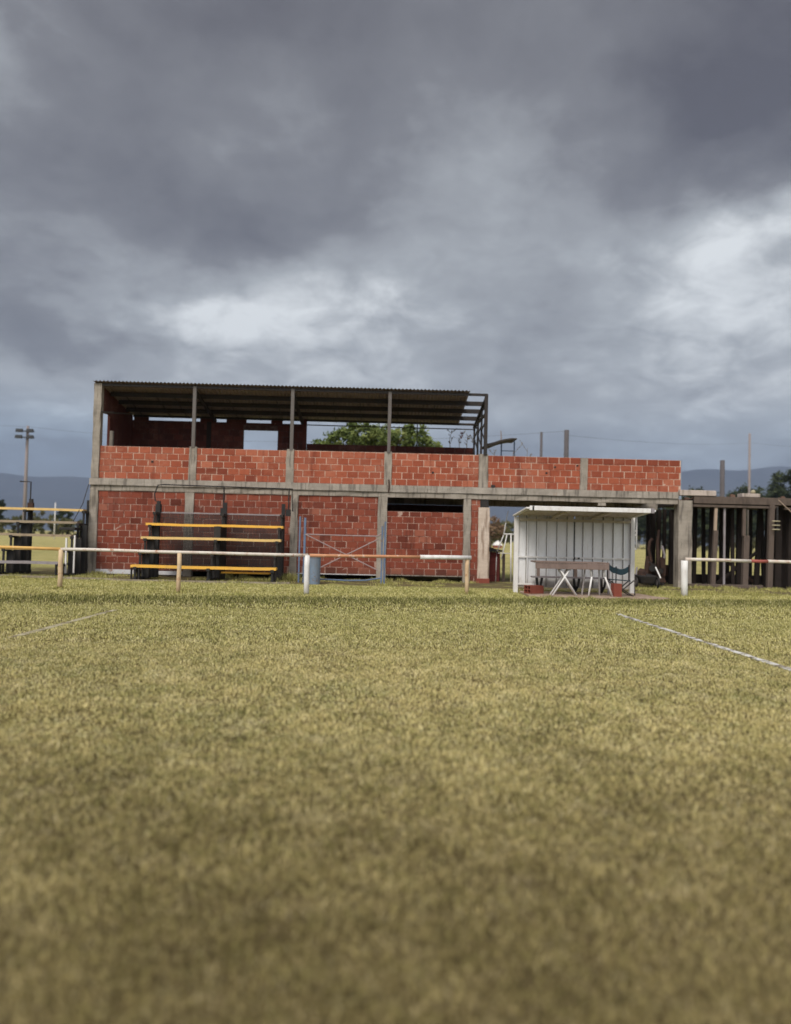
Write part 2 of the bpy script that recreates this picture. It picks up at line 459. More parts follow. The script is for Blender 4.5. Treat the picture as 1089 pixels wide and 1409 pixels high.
# floor slab: a light band over a recessed beam
def band(x0, x1, y0, y1, z0, z1, mat, name):
    mb = MB(); n = int((x1 - x0) / .45); prev = None
    for i in range(n + 1):
        x = x0 + (x1 - x0) * i / n
        j = lambda a=.016: random.uniform(-a, a)
        ring = [(x, y0 + j(), z0 + j(.008)), (x, y0 + j(), z1 + j(.008)), (x, y1, z1), (x, y1, z0)]
        o = len(mb.v); mb.v += ring
        if i:
            for k in range(4):
                l = (k + 1) % 4
                mb.f.append((o - 4 + k, o - 4 + l, o + l, o + k)); mb.mi.append(0); mb.t.append(.5)
        if i == 0: mb.f.append((3, 2, 1, 0)); mb.mi.append(0); mb.t.append(.5)
        if i == n: mb.f.append((o, o + 1, o + 2, o + 3)); mb.mi.append(0); mb.t.append(.5)
    mb.build(name, mat, gs)
band(-8.75, 9.00, YB - .055, YR + .15, 2.685, 2.882, 'slab', 'floor_slab')
band(-8.74, 9.00, YB - .006, YB + .22, 2.525, 2.680, 'concrete', 'edge_beam')
MB().box(-8.74, 9.44, YR - .05, YR + .13, 2.46, 2.68).build('rear_beam', 'concrete', gs)
MB().box(3.28, 8.98, YB + .225, YR - .055, 2.655, 2.682).build('soffit_shade_sheet', 'dark_timber', gs)  # dark sheet added to stand for the deep shade under the slab
MB().box(6.57, 6.80, YB + .0, YB + .2, 2.42, 2.523).build('beam_stub', 'concrete', gs)
MB().box(-8.49, -7.35, YB - .03, YB + .2, .03, .16).build('footing', 'whitewash', gs, .01)
MB().box(-6.85, -5.905, YB - .02, YB + .2, .03, .14).build('footing', 'whitewash', gs, .01)
MB().box(-2.50, -.115, YB + .03, YB + .16, .155, .178).build('footing', 'whitewash', gs)
MB().box(.175, 2.485, YB + .03, YB + .16, .165, .188).build('footing', 'concrete', gs)
# the dark inside of the ground storey
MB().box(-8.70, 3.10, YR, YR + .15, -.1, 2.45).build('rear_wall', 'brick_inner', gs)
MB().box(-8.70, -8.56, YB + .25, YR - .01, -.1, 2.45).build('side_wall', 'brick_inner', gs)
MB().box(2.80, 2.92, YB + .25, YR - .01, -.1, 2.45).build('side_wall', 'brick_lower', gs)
MB().box(9.05, 9.35, YR - .18, YR - .052, -.1, 2.455).build('rear_column', 'dark_timber', gs, .01)
MB().box(7.98, 8.24, YR - .4, YR - .06, -.1, 2.455).build('rear_column', 'dark_timber', gs, .01)
# upper deck walls
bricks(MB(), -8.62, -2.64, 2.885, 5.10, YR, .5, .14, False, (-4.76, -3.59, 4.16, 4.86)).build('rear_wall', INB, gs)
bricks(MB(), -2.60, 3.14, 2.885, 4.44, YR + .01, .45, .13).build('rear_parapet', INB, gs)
MB().box(-2.74, -2.62, YR - .05, YR + .16, 2.885, 5.27).build('wall_pier', 'brick_inner', gs)
for a, b in ((-8.48, -8.0), (-6.24, -5.75), (-5.35, -4.68), (-3.83, -3.45)):
    MB().box(a, b, YR + .02, YR + .12, 5.102, 5.26).build('wall_infill', 'brick_inner', gs)
for a, b in ((-6.0, -5.85), (-3.2, -3.05)):
    MB().box(a, b, YR - .035, YR - .002, 2.885, 5.10).build('pilaster', 'dark_timber', gs)
sw = MB(); xa, xb = -8.58, -8.505
sw.hexa([(xa, YB + .80, 2.885), (xb, YB + .80, 2.885), (xa, YR - .02, 2.885), (xb, YR - .02, 2.885),
         (xa, YB + .80, 5.58), (xb, YB + .80, 5.58), (xa, YR - .02, 5.22), (xb, YR - .02, 5.22)])
sw.hexa([(xa, YB + .205, 4.88), (xb, YB + .205, 4.88), (xa, YB + .797, 4.92), (xb, YB + .797, 4.92),
         (xa, YB + .205, 5.66), (xb, YB + .205, 5.66), (xa, YB + .797, 5.58), (xb, YB + .797, 5.58)])
sw.build('side_wall', 'brick_inner', gs)
MB().box(-8.58, -8.505, YB + .205, YB + .795, 2.885, 3.84).build('side_parapet', 'brick_upper', gs)
MB().box(-8.502, -8.40, YB + .80, YB + .92, 2.885, 4.42).build('jamb', 'concrete', gs, .01)
MB().tube([(-8.5, YB + .05, 4.88), (-8.52, YR - .1, 5.28)], .03, 8).build('tie_bar', 'grey_steel', gs)
# roof: one slope falling to the rear, corrugated sheet on purlins
def roofz(y, d=0): return 5.77 - (y - YB) * .158 + d
mb = MB(); n = 200; vs = []
for i in range(n + 1):
    x = -8.74 + (2.60 + 8.74) * i / n; w = .018 * math.cos(i * math.pi)
    vs += [(x, YB - .12, roofz(YB - .12) + w), (x, YR + .12, roofz(YR + .12) + w)]
o = len(vs); vs += [(x, y, z + .004) for x, y, z in vs]
mb.add(vs, [(2 * i, 2 * i + 1, 2 * i + 3, 2 * i + 2) for i in range(n)] + [(o + 2 * i, o + 2 * i + 2, o + 2 * i + 3, o + 2 * i + 1) for i in range(n)])
mb.build('roof', 'roof_under', gs)
for k in range(5):
    y = YB + .02 + (YR - YB - .04) * k / 4; h = .07 if k in (0, 4) else .13
    MB().box(-8.49, 3.14, y - .025, y + .025, roofz(y) - .03 - h, roofz(y) - .024).build('purlin', 'steel', gs)
for x in (-5.71, -2.76, .18, 3.11):
    MB().bar((x, YB + .03, roofz(YB) - .17), (x, YR - .03, roofz(YR) - .17), .06, .10, side=(1, 0, 0)).build('rafter', 'steel', gs)
    MB().box(x - .05, x + .05, YB - .02, YB + .08, 3.86, roofz(YB) - .04).build('roof_post', 'grey_steel' if x < 3 else 'steel', gs)
for x in (-8.1, -7.15, -6.6, -4.9, -4.15, -3.4, -2.2, -1.6, -.75, .45, 1.62):
    MB().bar((x, YB + .78, roofz(YB + .78) - .06), (x, YR - .1, roofz(YR) - .12), .016, .016, side=(1, 0, 0)).build('sag_rod', 'steel', gs)
# open lattice frame at the right end
lx = 3.11
for y in (YB + 1.05, YB + 1.95, YR - .05):
    MB().box(lx - .03, lx + .03, y - .03, y + .03, 2.884, roofz(y) - .04).build('end_post', 'steel', gs)
ys = [YB + .05, YB + 1.05, YB + 1.95, YR - .05]
for i in range(3):
    a, b = ys[i], ys[i + 1]
    MB().bar((lx, a, roofz(a) - .55), (lx, b, roofz(b) - .08), .035, .035).build('brace', 'steel', gs)
    MB().bar((lx, a, 4.95), (lx, b, 4.75), .03, .03).build('brace', 'steel', gs)
    MB().bar((lx, b, 4.75), (lx, a, 4.25), .03, .03).build('brace', 'steel', gs)
MB().box(lx - .03, lx + .03, YB + .1, YR - .08, roofz(YR) - .18, roofz(YR) - .12).build('end_rail', 'steel', gs)
MB().tube([(-2.61, YR, 5.08), (3.1, YR, 5.07)], .018, 8).build('deck_rail', 'steel', gs)
for x in (1.16, ):
    MB().tube([(x, YR + .02, 4.44), (x, YR + .02, 5.24)], .018, 6).build('rail_hanger', 'steel', gs)
MB().box(3.30, 3.42, YB - .03, YB + .02, 2.884, 2.97).build('pipe_stub', 'black', gs, .01)
MB().tube([(.20, YB - .03, 3.05), (.22, YB - .07, 2.85), (.20, YB - .07, 2.66)], .022, 8).build('drain_pipe', 'rust', gs)
# small floor of the deck so that nothing shows through, and three concrete terraces behind the parapet
for k in range(3):
    MB().box(-8.5, 3.0, YR - .62 + .18 * k, YR - .02, 2.884 + .3 * k, 2.884 + .3 * (k + 1) - .002).build('terrace_step', 'concrete', gs)

# concrete block lying on the slab end
bl = MB().box(9.015, 10.12, YB - .13, YB + .16, 2.79, 2.955).build('concrete_block', 'pale_concrete', None, .012)
tag(bl, 'pale concrete block lying above the wide pier where the brick stand ends', 'block')

# ================================================================== TIMBER SHORING, RIGHT
sh = thing('formwork_shoring', 'bay of dark timber props holding up a slab beside the brick grandstand', 'shoring', (11.3, YB, 0))
MB().box(9.47, 13.6, YB - .03, YR, 2.55, 2.70).build('deck', 'dark_timber', sh, .01)
MB().box(9.46, 13.6, YB - .10, YB - .035, 2.56, 2.78).build('edge_board', 'timber', sh, .008)
MB().box(9.46, 12.05, YB - .07, YB + .05, 2.455, 2.53).build('bearer', 'timber', sh, .008)
MB().box(12.25, 13.6, YB - .07, YB + .05, 2.43, 2.50).build('bearer', 'timber', sh, .008)
MB().box(9.30, 11.55, YB - .16, YB - .04, .02, .13).build('sole_plate', 'timber', sh, .008)
def px2x(px, Y): return (px - 525) / 1060 * Y
def prop(px, w, Y, mat, z0=0., z1=2.5, lean=0., d=None):
    x = px2x(px - (0.0235 * 0), Y)
    MB().bar((x - lean / 2, Y, z0), (x + lean / 2, Y, z1), w, d or w * .8, side=(0, 1, 0)).build('prop', mat, sh, .006)
F0 = YB - .0
prop(989, .085, F0, 'timber_light', 1.75, 2.455, .02); prop(987.5, .13, F0 + .02, 'timber', 0.02, 1.76, .08)
prop(1001.5, .06, F0 + .05, 'bench_grey', .1, 2.45, 0)
prop(1029, .10, F0, 'timber', 1.6, 2.46, .01); prop(1031, .17, F0 + .03, 'timber', .02, 1.62, .04)
prop(1066, .16, F0 - .05, 'timber', .0, 2.56, .06)
for px, w, yy, ln in ((960, .12, 24.6, .03), (972.5, .11, 25.3, -.04), (983, .13, 24.2, .06), (997.5, .12, 24.9, 0), (1006, .13, 25.6, .05), (1013, .10, 24.0, -.05),
                      (1022, .15, 24.4, .03), (1038, .10, 25.8, .0), (1049, .14, 24.5, .12), (1055, .12, 25.2, -.14), (1060, .10, 24.8, .10),
                      (1076, .20, 23.7, .03), (1083, .16, 24.4, -.05), (1094, .18, 23.6, .02), (1104, .14, 23.9, .0), (1090, .14, 25.4, .0)):
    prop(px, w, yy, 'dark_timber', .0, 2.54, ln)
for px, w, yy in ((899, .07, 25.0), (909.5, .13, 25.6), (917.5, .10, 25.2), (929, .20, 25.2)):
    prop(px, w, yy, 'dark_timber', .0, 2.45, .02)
MB().bar((10.7, 24.3, .1), (12.0, 24.4, 1.1), .09, .05).build('brace', 'dark_timber', sh)
MB().bar((12.2, 25.0, .15), (11.2, 25.1, .9), .09, .05).build('brace', 'rust', sh)
MB().box(9.5, 13.5, 25.9, 25.96, .02, .32).build('sole_plate', 'dark_timber', sh, .01)
MB().box(9.45, 9.9, 25.4, 25.5, .25, .62).build('side_board', 'rust', sh, .01)
# rubble and dry growth on the deck
mb = MB()
for i in range(230):
    x = random.uniform(9.5, 13.5); y = random.uniform(YB - .05, YB + 1.8); s_ = random.uniform(.03, .12)
    z = 2.70 if y > YB - .03 else 2.785
    vs = [(x + random.uniform(-1, 1) * s_, y + random.uniform(-1, 1) * s_, z + max(-.02, random.uniform(-.5, 1.1) * s_)) for _ in range(8)]
    mb.hexa([(x + (.5 if i_ & 1 else -.5) * s_ * random.uniform(.8, 1.8), y + (.5 if i_ & 2 else -.5) * s_, z + (random.uniform(.5, 1.0) * s_ if i_ & 4 else -.01)) for i_ in range(8)], 0, random.random())
setting(mb.build('rubble', 'rubble'), 'stuff')
tag(MB().box(10.95, 11.5, YB - .06, YB + .3, 2.79, 2.90).build('broken_slab', 'pale_concrete', None, .012), 'grey broken slab lying among the rubble on the shoring', 'slab')
tag(MB().tube([(11.35, YB + .1, 2.901), (11.35, YB + .1, 2.96), (11.35, YB + .1, 3.02)], [.05, .075, .04], 10).build('ceramic_knob', 'brass', None, 0, True), 'small pale knob standing on the grey broken slab', 'insulator')
ib = thing('insulator_rack', 'rack of three pale bars fixed to the thick timber post at the far right', 'bracket', (12.0, YB - .2, 1.9))
MB().box(11.93, 11.98, YB - .20, YB - .14, 1.75, 2.5).build('bracket', 'black', ib)
for k in range(3):
    MB().tube([(11.78, YB - .22, 1.82 + .125 * k), (12.02, YB - .22, 1.82 + .125 * k)], .02, 8).build('bar', 'brass', ib, 0, True)
tag(MB().tube([(12.03, YB - .1, 2.72), (12.25, YB - .14, 2.5), (12.55, YB - .2, 2.2), (12.9, YB - .3, 1.95)], .014, 6).build('cable', 'timber_light'), 'slack pale cable running down from the shoring at far right', 'cable')

# ================================================================== BLEACHERS
def bleacher(name, label, x0, x1, Y0, tiers, frames, mats, zf, planks, net, group):
    root = thing(name, label, 'bleacher', ((x0 + x1) / 2, Y0, 0), group)
    st = .40; rise = .378
    for fx in frames:
        fr = MB()
        for k in range(tiers):
            y = Y0 + .06 + st * k; z = zf + rise * k - .05
            for dy in (-.11, .13):
                fr.box(fx - .025, fx + .025, y + dy - .022, y + dy + .022, 0, z)
            fr.box(fx - .045, fx + .045, y - .16, y + .18, z - .075, z)
            fr.box(fx - .02, fx + .02, y - .14, y + .16, max(.02, z - .42), max(.06, z - .38))
        fr.box(fx - .045, fx + .045, Y0 - .10, Y0 + st * tiers, .02, .09)
        fr.box(fx - .05, fx + .05, Y0 + st * tiers - .12, Y0 + st * tiers - .04, 0, zf + rise * tiers - .1)
        if fx in wide:
            for q in range(3):
                fr.box(fx - .12 + .1 * q, fx - .09 + .1 * q, Y0 - .05, Y0 + .02, 0, zf - .05)
                fr.box(fx + .05, fx + .2, Y0 + .5 + .4 * q, Y0 + .53 + .4 * q, .05, zf + rise * (q + 1) - .1)
        fr.build('frame', 'black', root)
    for k, mt in planks.items():
        y = Y0 + .06 + st * k; z = zf + rise * k
        j = lambda: random.uniform(-.006, .006)
        n = 8; xs = [x0 + (x1 - x0) * i / n for i in range(n + 1)]
        mb = MB()
        rings = [[(x, y - .14, z - .068 + dz), (x, y - .14, z + dz), (x, y + .14, z + dz), (x, y + .14, z - .068 + dz)] for x in xs for dz in (j(),)]
        for i, r_ in enumerate(rings):
            o = len(mb.v); mb.v += r_
            fs = []
            if i: fs = [(o - 4 + q, o - 4 + (q + 1) % 4, o + (q + 1) % 4, o + q) for q in range(4)]
            if i == 0: fs.append((3, 2, 1, 0))
            if i == n: fs.append((o, o + 1, o + 2, o + 3))
            for f in fs: mb.f.append(f); mb.mi.append(0); mb.t.append(.5)
        mb.build('plank', mt, root)
    if net:
        nx0, nx1, nz0, nz1 = net; y = Y0 + st * tiers - .02
        mb = MB(); s_ = .042; r_ = .0085
        n = int((nx1 - nx0) / s_); m_ = int((nz1 - nz0) / s_)
        for i in range(n + 1):
            x = nx0 + (nx1 - nx0) * i / n; mb.box(x - r_, x + r_, y - .004, y + .004, nz0, nz1)
        for i in range(m_ + 1):
            z = nz0 + (nz1 - nz0) * i / m_; mb.box(nx0, nx1, y - .008, y - .0045, z - r_, z + r_)
        mb.build('screen_net', 'net', root)
        MB().box(nx0, nx1, y - .025, y + .02, nz1, nz1 + .035).build('top_rail', 'bench_grey', root)
    return root
BG = 'tiered spectator bleachers beside the brick stand'
wide = (-6.48, )
b1 = bleacher('bleacher', 'tiered bleacher with yellow planks on black frames in front of the brick wall', -6.60, -2.76, 20.6, 5, (-6.48, -4.55, -2.86),
              None, .42, {0: 'yellow', 1: 'yellow_pale', 2: 'yellow_pale', 3: 'yellow'}, (-6.48, -2.84, .25, 1.86), BG)
MB().box(-4.25, -2.95, 20.75, 20.95, .24, .28).build('foot_plank', 'yellow', b1)
for fx in (-4.55,):
    MB().box(fx - .1, fx + .08, 21.55, 22.35, .02, 1.5).build('side_plate', 'black', b1)
MB().tube([(-6.50, 22.55, 1.9), (-6.48, 22.56, 2.18), (-6.60, 22.56, 2.22), (-6.63, 22.58, 2.42), (-6.55, 22.62, 2.68), (-6.4, 22.64, 2.70), (-2.62, 22.64, 2.66), (-2.60, 22.62, 2.0)], .02, 8).build('top_pipe', 'black', b1)
for x, r_ in ((-4.62, .022), (-2.72, .02)):
    MB().tube([(x, 22.58, 1.86), (x, 22.62, 2.68)], r_, 8).build('stay', 'black', b1)
    MB().box(x - .07, x + .07, 22.5, 22.62, 1.86, 2.05).build('stay_socket', 'black', b1)
MB().box(-6.57, -6.42, 22.5, 22.64, 1.86, 2.12).build('stay_socket', 'black', b1)
wide = (-10.5, -8.78)
b2 = bleacher('bleacher', 'taller bleacher with faded planks standing in the open left of the brick stand', -12.7, -8.8, 21.35, 5, (-8.78, -10.5, -12.55),
              None, .42, {0: 'bench_grey', 1: 'yellow_pale', 2: 'wood_bare', 3: 'wood_bare', 4: 'yellow_pale'}, None, BG)
MB().box(-10.58, -10.42, 23.2, 23.3, 1.86, 2.10).build('stay_socket', 'rust', b2)
MB().tube([(-10.52, 23.25, 2.08), (-10.52, 23.25, 2.72), (-10.85, 23.25, 2.73)], .02, 8).build('stay', 'black', b2)
MB().tube([(-8.78, YB, 2.70), (-8.86, 23.0, 2.1), (-9.05, 22.5, 1.3), (-9.1, 22.45, 1.15)], .012, 6).build('guy_wire', 'steel', b2)
MB().box(-9.2, -8.75, 22.2, 22.8, 1.30, 1.38).build('side_plate', 'black', b2, .01)
for k, x in enumerate((-8.75, -8.60)):
    MB().box(x - .02, x + .02, 21.62 + .2 * k, 21.67 + .2 * k, .1, 1.08 + .08 * k).build('rear_bar', 'white_paint', b2)

# ================================================================== PITCH RAILING
def railing(name, label, group, posts, segs):
    root = thing(name, label, 'railing', (posts[0][0], posts[0][1], 0), group)
    for x, y, z, mt, r_ in posts:
        j = lambda: random.uniform(-.006, .006)
        MB().tube([(x + j(), y, -.1), (x + j(), y, z * .35), (x + j(), y, z * .7), (x, y, z)], r_, 10).build('post', mt, root, 0, True)
    for pts, r_, mt in segs:
        out = []
        for (a, b) in zip(pts[:-1], pts[1:]):
            n = max(2, int((Vector(b) - Vector(a)).length / .6))
            for i in range(n):
                q = Vector(a).lerp(Vector(b), i / n); out.append((q.x, q.y, q.z + random.uniform(-.006, .006)))
        out.append(pts[-1])
        MB().tube(out, r_, 10).build('rail', mt, root, 0, True)
    return root
RG = 'painted pipe railings round the pitch'
A_, B_, C_, D_ = (-6.98, 17.0), (-4.30, 16.6), (-1.60, 16.95), (2.06, 18.2)
zr = .868
railing('pitch_railing', 'long pipe railing with flaking white, orange and yellow paint before the bleachers', RG,
        [(*A_, zr, 'rail_peach', .052), (*B_, zr - .005, 'rail_peach', .048), (*C_, zr, 'white_paint', .06), (*D_, zr, 'rail_peach', .05), (-9.9, 17.3, zr, 'rail_yellow', .05)],
        [([(-12.5, 17.6, zr + .02), (-9.9, 17.3, zr + .02), (*A_, zr + .01)], .036, 'rail_yellow'),
         ([(*A_, zr + .012), (*B_, zr + .01), (C_[0] + .02, C_[1], zr)], .036, 'rail_white'),
         ([(C_[0] + .05, C_[1] + .01, zr), (1.0, 17.85, zr)], .036, 'rail_orange'),
         ([(.92, 17.82, zr), (D_[0] + .08, D_[1], zr)], .052, 'white_paint')])
railing('pitch_railing', 'short pipe railing with white post and red patch before the timber shoring', RG,
        [(7.59, 19.1, .90, 'white_paint', .085), (11.6, 19.7, .90, 'white_paint', .075)],
        [([(7.62, 19.1, .93), (9.38, 19.36, .92)], .043, 'rail_white'), ([(9.38, 19.36, .92), (9.85, 19.43, .92)], .0435, 'rail_red'), ([(9.85, 19.43, .92), (12.4, 19.8, .92)], .043, 'rail_white')])

# ================================================================== DUGOUT SHELTER
dg = thing('dugout_shelter', 'white corrugated metal dugout with cantilevered roof facing the pitch', 'shelter', (4.9, 19.3, 0))
DY = 19.3; dx0, dx1 = 3.40, 6.34
MB().box(dx0 - .05, dx0 + .06, DY - .06, DY + .06, -.05, 1.90).build('post', 'white_paint', dg, .008)
MB().box(dx1 - .06, dx1 + .05, DY - .06, DY + .06, -.05, 1.94).build('post', 'white_paint', dg, .008)
def ribbed(x0, x1, z0, z1, y, pitch, mb, dep=.05, th=.004):
    xs = []; x = x0
    prof = [(0, 0), (.74, 0), (.80, 1), (.90, 1), (.97, 0)]
    while x < x1:
        for f, d in prof:
            if x + f * pitch < x1: xs.append((x + f * pitch, y - d * dep))
        x += pitch
    xs.append((x1, y))
    n = len(xs)
    vs = [(a, b, z0) for a, b in xs] + [(a, b, z1) for a, b in xs] + [(a, b + th, z0) for a, b in xs] + [(a, b + th, z1) for a, b in xs]
    fs = []
    for i in range(n - 1):
        fs += [(i, i + 1, n + i + 1, n + i), (2 * n + i, 3 * n + i, 3 * n + i + 1, 2 * n + i + 1)]
    k0 = len(mb.mi); mb.add(vs, fs)
    for i in range(n - 1):
        if i % 5 == 1: mb.mi[k0 + 2 * i] = 1      # one flank of each rib, its shade and dirt painted dark
    return mb
ribbed(dx0 + .062, 4.855, .14, 1.935, DY, .255, MB()).build('back_sheet', ['sheet_white', 'fold_shade_grime'], dg)
ribbed(4.885, dx1 - .062, .14, 1.945, DY + .006, .255, MB()).build('back_sheet', ['sheet_white', 'fold_shade_grime'], dg)
MB().box(4.856, 4.884, DY - .012, DY + .03, .14, 1.88).build('seam', 'black', dg)
MB().box(4.84, 4.89, DY - .05, DY - .014, .86, .92).build('latch', 'black', dg); MB().box(4.95, 5.0, DY - .055, DY - .032, .87, .91).build('bolt', 'black', dg)
for z, x0, x1 in ((.90, dx0 + .064, 4.852), (.90, 4.888, dx1 - .064), (.22, dx0 + .064, 4.1)):
    MB().box(x0, x1, DY - .052, DY - .030, z - .022, z + .022).build('girt', 'white_paint', dg, .004)
MB().box(dx1 - .07, dx1 - .062, DY - .07, DY - .02, .25, 1.9).build('edge_shadow_gap', 'bench_grey', dg).name = 'edge_shade_strip'  # grey strip painted in as the shadow gap at the sheet's right edge
# roof
fy, fz, bz = 17.6, 2.075, 1.90
mb = MB(); n = 48; vs = []
for i in range(n + 1):
    x = dx0 - .02 + (6.30 - dx0 + .02) * i / n; w = .012 * (1 if i % 2 else -1)
    vs += [(x, fy + .03, fz - .02 + w), (x, DY + .1, bz + .035 + w)]
o = len(vs); vs += [(x, y, z + .012) for x, y, z in vs]
mb.add(vs, [(2 * i, 2 * i + 1, 2 * i + 3, 2 * i + 2) for i in range(n)], 0)
mb.add(vs[o:], [(2 * i, 2 * i + 2, 2 * i + 3, 2 * i + 1) for i in range(n)], 1)
mb.build('roof', ['sheet_under', 'sheet_white'], dg)
MB().box(dx0 + .0, 6.20, fy - .03, fy + .03, fz - .075, fz + .03).build('fascia', 'white_paint', dg, .01)
MB().box(6.21, 6.28, fy - .035, fy + .035, fz - .08, fz + .035).build('fascia_cap', 'bench_grey', dg, .01)
MB().box(dx0 + .06, dx0 + .10, fy - .034, fy - .031, fz - .07, fz + .025).build('fascia_clip', 'black', dg)
for x, mt in ((dx0 - .03, 'white_paint'), (6.27, 'sheet_white')):
    MB().bar((x, fy, fz - .02), (x, DY + .08, bz + .03), .04, .10, side=(1, 0, 0)).build('verge_beam', mt, dg, .006)
for x in (4.3, 5.3):
    MB().bar((x, fy + .05, fz - .07), (x, DY - .03, bz - .02), .05, .06, side=(1, 0, 0)).build('roof_rib', 'sheet_under', dg)
MB().box(dx0 + .07, dx1 - .07, DY - .10, DY - .045, 1.80, 1.86).build('eaves_beam', 'sheet_under', dg)

# pad under the dugout
mb = MB(); ring = [(3.45, 17.75), (4.0, 17.55), (5.2, 17.5), (6.3, 17.55), (6.75, 17.8), (6.55, 18.3), (6.5, 19.25), (3.5, 19.25)]
mb.add([(x, y, .05) for x, y in ring] + [(x, y, -.05) for x, y in ring], [tuple(range(8))] + [(i, i + 8, (i + 1) % 8 + 8, (i + 1) % 8) for i in range(8)])
setting(mb.build('pavement', 'pad', None, .012))
PZ = .05
# trestle table
tb = thing('trestle_table', 'long dark wood table on white trestle legs under the dugout roof', 'table', (4.45, 18.1, PZ))
MB().box(3.60, 5.31, 17.78, 18.42, .80, .835).build('tabletop', 'table_wood', tb, .006)
MB().box(3.60, 4.86, 17.79, 17.815, .665, .798).build('apron', 'table_wood', tb, .004)
MB().box(4.80, 5.31, 17.775, 17.79, .665, .798).build('apron', 'table_wood', tb, .004)
def leg(p, q, r_=.022): MB().tube([p, q], r_, 8).build('leg', 'white_paint', tb, 0, True)
for y in (17.86, 18.1):
    leg((4.02, y, PZ), (4.50, y, .79)); leg((4.62 if y > 18 else 4.58, y, PZ), (4.10, y, .79))
leg((4.86, 17.86, PZ), (4.93, 17.86, .5)); leg((4.93, 17.86, .5), (4.88, 17.86, .79)); leg((4.82, 18.3, PZ), (4.9, 18.3, .79))
leg((5.42, 17.86, PZ), (5.24, 17.86, .5)); leg((5.24, 17.86, .5), (5.2, 17.9, .79)); leg((5.24, 18.3, PZ), (5.22, 18.3, .79))
# bench against the back sheet
bn = thing('bench', 'low dark bench with black angled brackets against the white dugout wall', 'bench', (4.6, 19.05, PZ))
MB().box(3.75, 5.5, 18.86, 19.16, .40, .435).build('seat', 'bench_grey', bn, .006)
for x in (3.9, 4.82, 5.48):
    MB().tube([(x - .05, 18.9, .42), (x - .02, 18.92, .22), (x + .0, 19.0, PZ)], .032, 6).build('bracket', 'black', bn)
    MB().tube([(x + .09, 18.9, .42), (x + .06, 18.92, .22), (x + .0, 19.0, PZ)], .032, 6).build('bracket', 'black', bn)
    if x < 5: MB().box(x - .035, x + .035, 18.9, 18.95, .436, .80).build('upright', 'table_wood', bn)
MB().box(5.56, 5.60, 18.7, 18.74, PZ, .8).build('upright', 'bench_grey', bn)
# folding chair
fc = thing('folding_chair', 'folding camp chair with dark teal canvas beside the trestle table', 'chair', (5.65, 18.2, PZ))
CY_ = 18.2
cv = MB(); n = 10
for a0, a1, za, zb, sg, ya, yb in ((5.33, 5.62, .86, .72, .05, CY_ - .2, CY_), (5.58, 5.93, .72, .76, .06, CY_, CY_ + .05)):
    vs = []
    for i in range(n + 1):
        f = i / n; x = a0 + (a1 - a0) * f; z = za + (zb - za) * f - sg * math.sin(math.pi * f); y = ya + (yb - ya) * f
        vs += [(x, y, z - .14), (x, y, z), (x, y + .012, z), (x, y + .012, z - .14)]
    fs = [(4 * i + q, 4 * i + (q + 1) % 4, 4 * i + 4 + (q + 1) % 4, 4 * i + 4 + q) for i in range(n) for q in range(4)] + [(3, 2, 1, 0), (4 * n, 4 * n + 1, 4 * n + 2, 4 * n + 3)]
    cv.add(vs, fs)
cv.build('canvas', 'canvas', fc)
st_ = MB(); st_.hexa([(5.40, CY_ - .18, .43), (5.90, CY_ - .18, .40), (5.40, CY_ + .2, .43), (5.90, CY_ + .2, .40), (5.40, CY_ - .18, .445), (5.90, CY_ - .18, .415), (5.40, CY_ + .2, .445), (5.90, CY_ + .2, .415)]); st_.build('seat', 'canvas', fc)
for a, b in (((5.34, CY_ - .19, .40), (5.34, CY_ - .19, .84)), ((5.60, CY_, PZ), (5.60, CY_, .74)), ((5.92, CY_ + .05, .40), (5.92, CY_ + .05, .78)),
             ((5.36, CY_ - .1, .45), (5.98, CY_ - .1, PZ)), ((6.0, CY_ - .1, .42), (5.55, CY_ - .1, PZ)), ((5.36, CY_ + .2, .45), (5.98, CY_ + .2, PZ)), ((6.0, CY_ + .2, .42), (5.55, CY_ + .2, PZ)),
             ((5.98, CY_ - .12, PZ + .012), (5.98, CY_ + .22, PZ + .012)), ((6.12, CY_ + .2, PZ), (6.12, CY_ + .2, .55))):
    MB().tube([a, b], .014, 6).build('leg', 'steel', fc)
# hollow clay blocks
def block(name, label, x, y, w, d, h, rot, up):
    mb = MB(); c, s_ = math.cos(rot), math.sin(rot)
    def T(v): return (x + v[0] * c - v[1] * s_, y + v[0] * s_ + v[1] * c, PZ + .001 + v[2])
    def bx(a, b, e, f, g_, h_, m=0):
        mb.hexa([T((X, Y, Z)) for Z in (g_, h_) for Y in (e, f) for X in (a, b)], m)
    t = .015
    if up:                                   # standing on end: tubes run upwards
        bx(-w / 2, w / 2, -d / 2, -d / 2 + t, 0, h); bx(-w / 2, w / 2, d / 2 - t, d / 2, 0, h)
        for q in (-w / 2, -w / 6, w / 6, w / 2 - t): bx(q, q + t, -d / 2 + t, d / 2 - t, 0, h)
        for q in range(5): bx(-w / 2 + .02 + q * (w - .04) / 5, -w / 2 + .03 + q * (w - .04) / 5, -d / 2 - .004, -d / 2, .01, h - .01)
    else:
        bx(-w / 2, w / 2, -d / 2, d / 2, 0, t); bx(-w / 2, w / 2, -d / 2, d / 2, h - t, h)
        for q in (-d / 2, -t / 2, d / 2 - t): bx(-w / 2, w / 2, q, q + t, t, h - t)
        bx(-w / 2 + .003, w / 2 - .003, -d / 2 + t, d / 2 - t, h / 2 - t / 2, h / 2 + t / 2)
        for q in range(4): bx(-w / 2 + .004, w / 2 - .004, -d / 2 - .004, -d / 2, .02 + q * (h - .03) / 4, .03 + q * (h - .03) / 4)
    return tag(mb.build(name, 'clay', None, .003), label, 'brick', 'hollow clay blocks on the dugout pad')
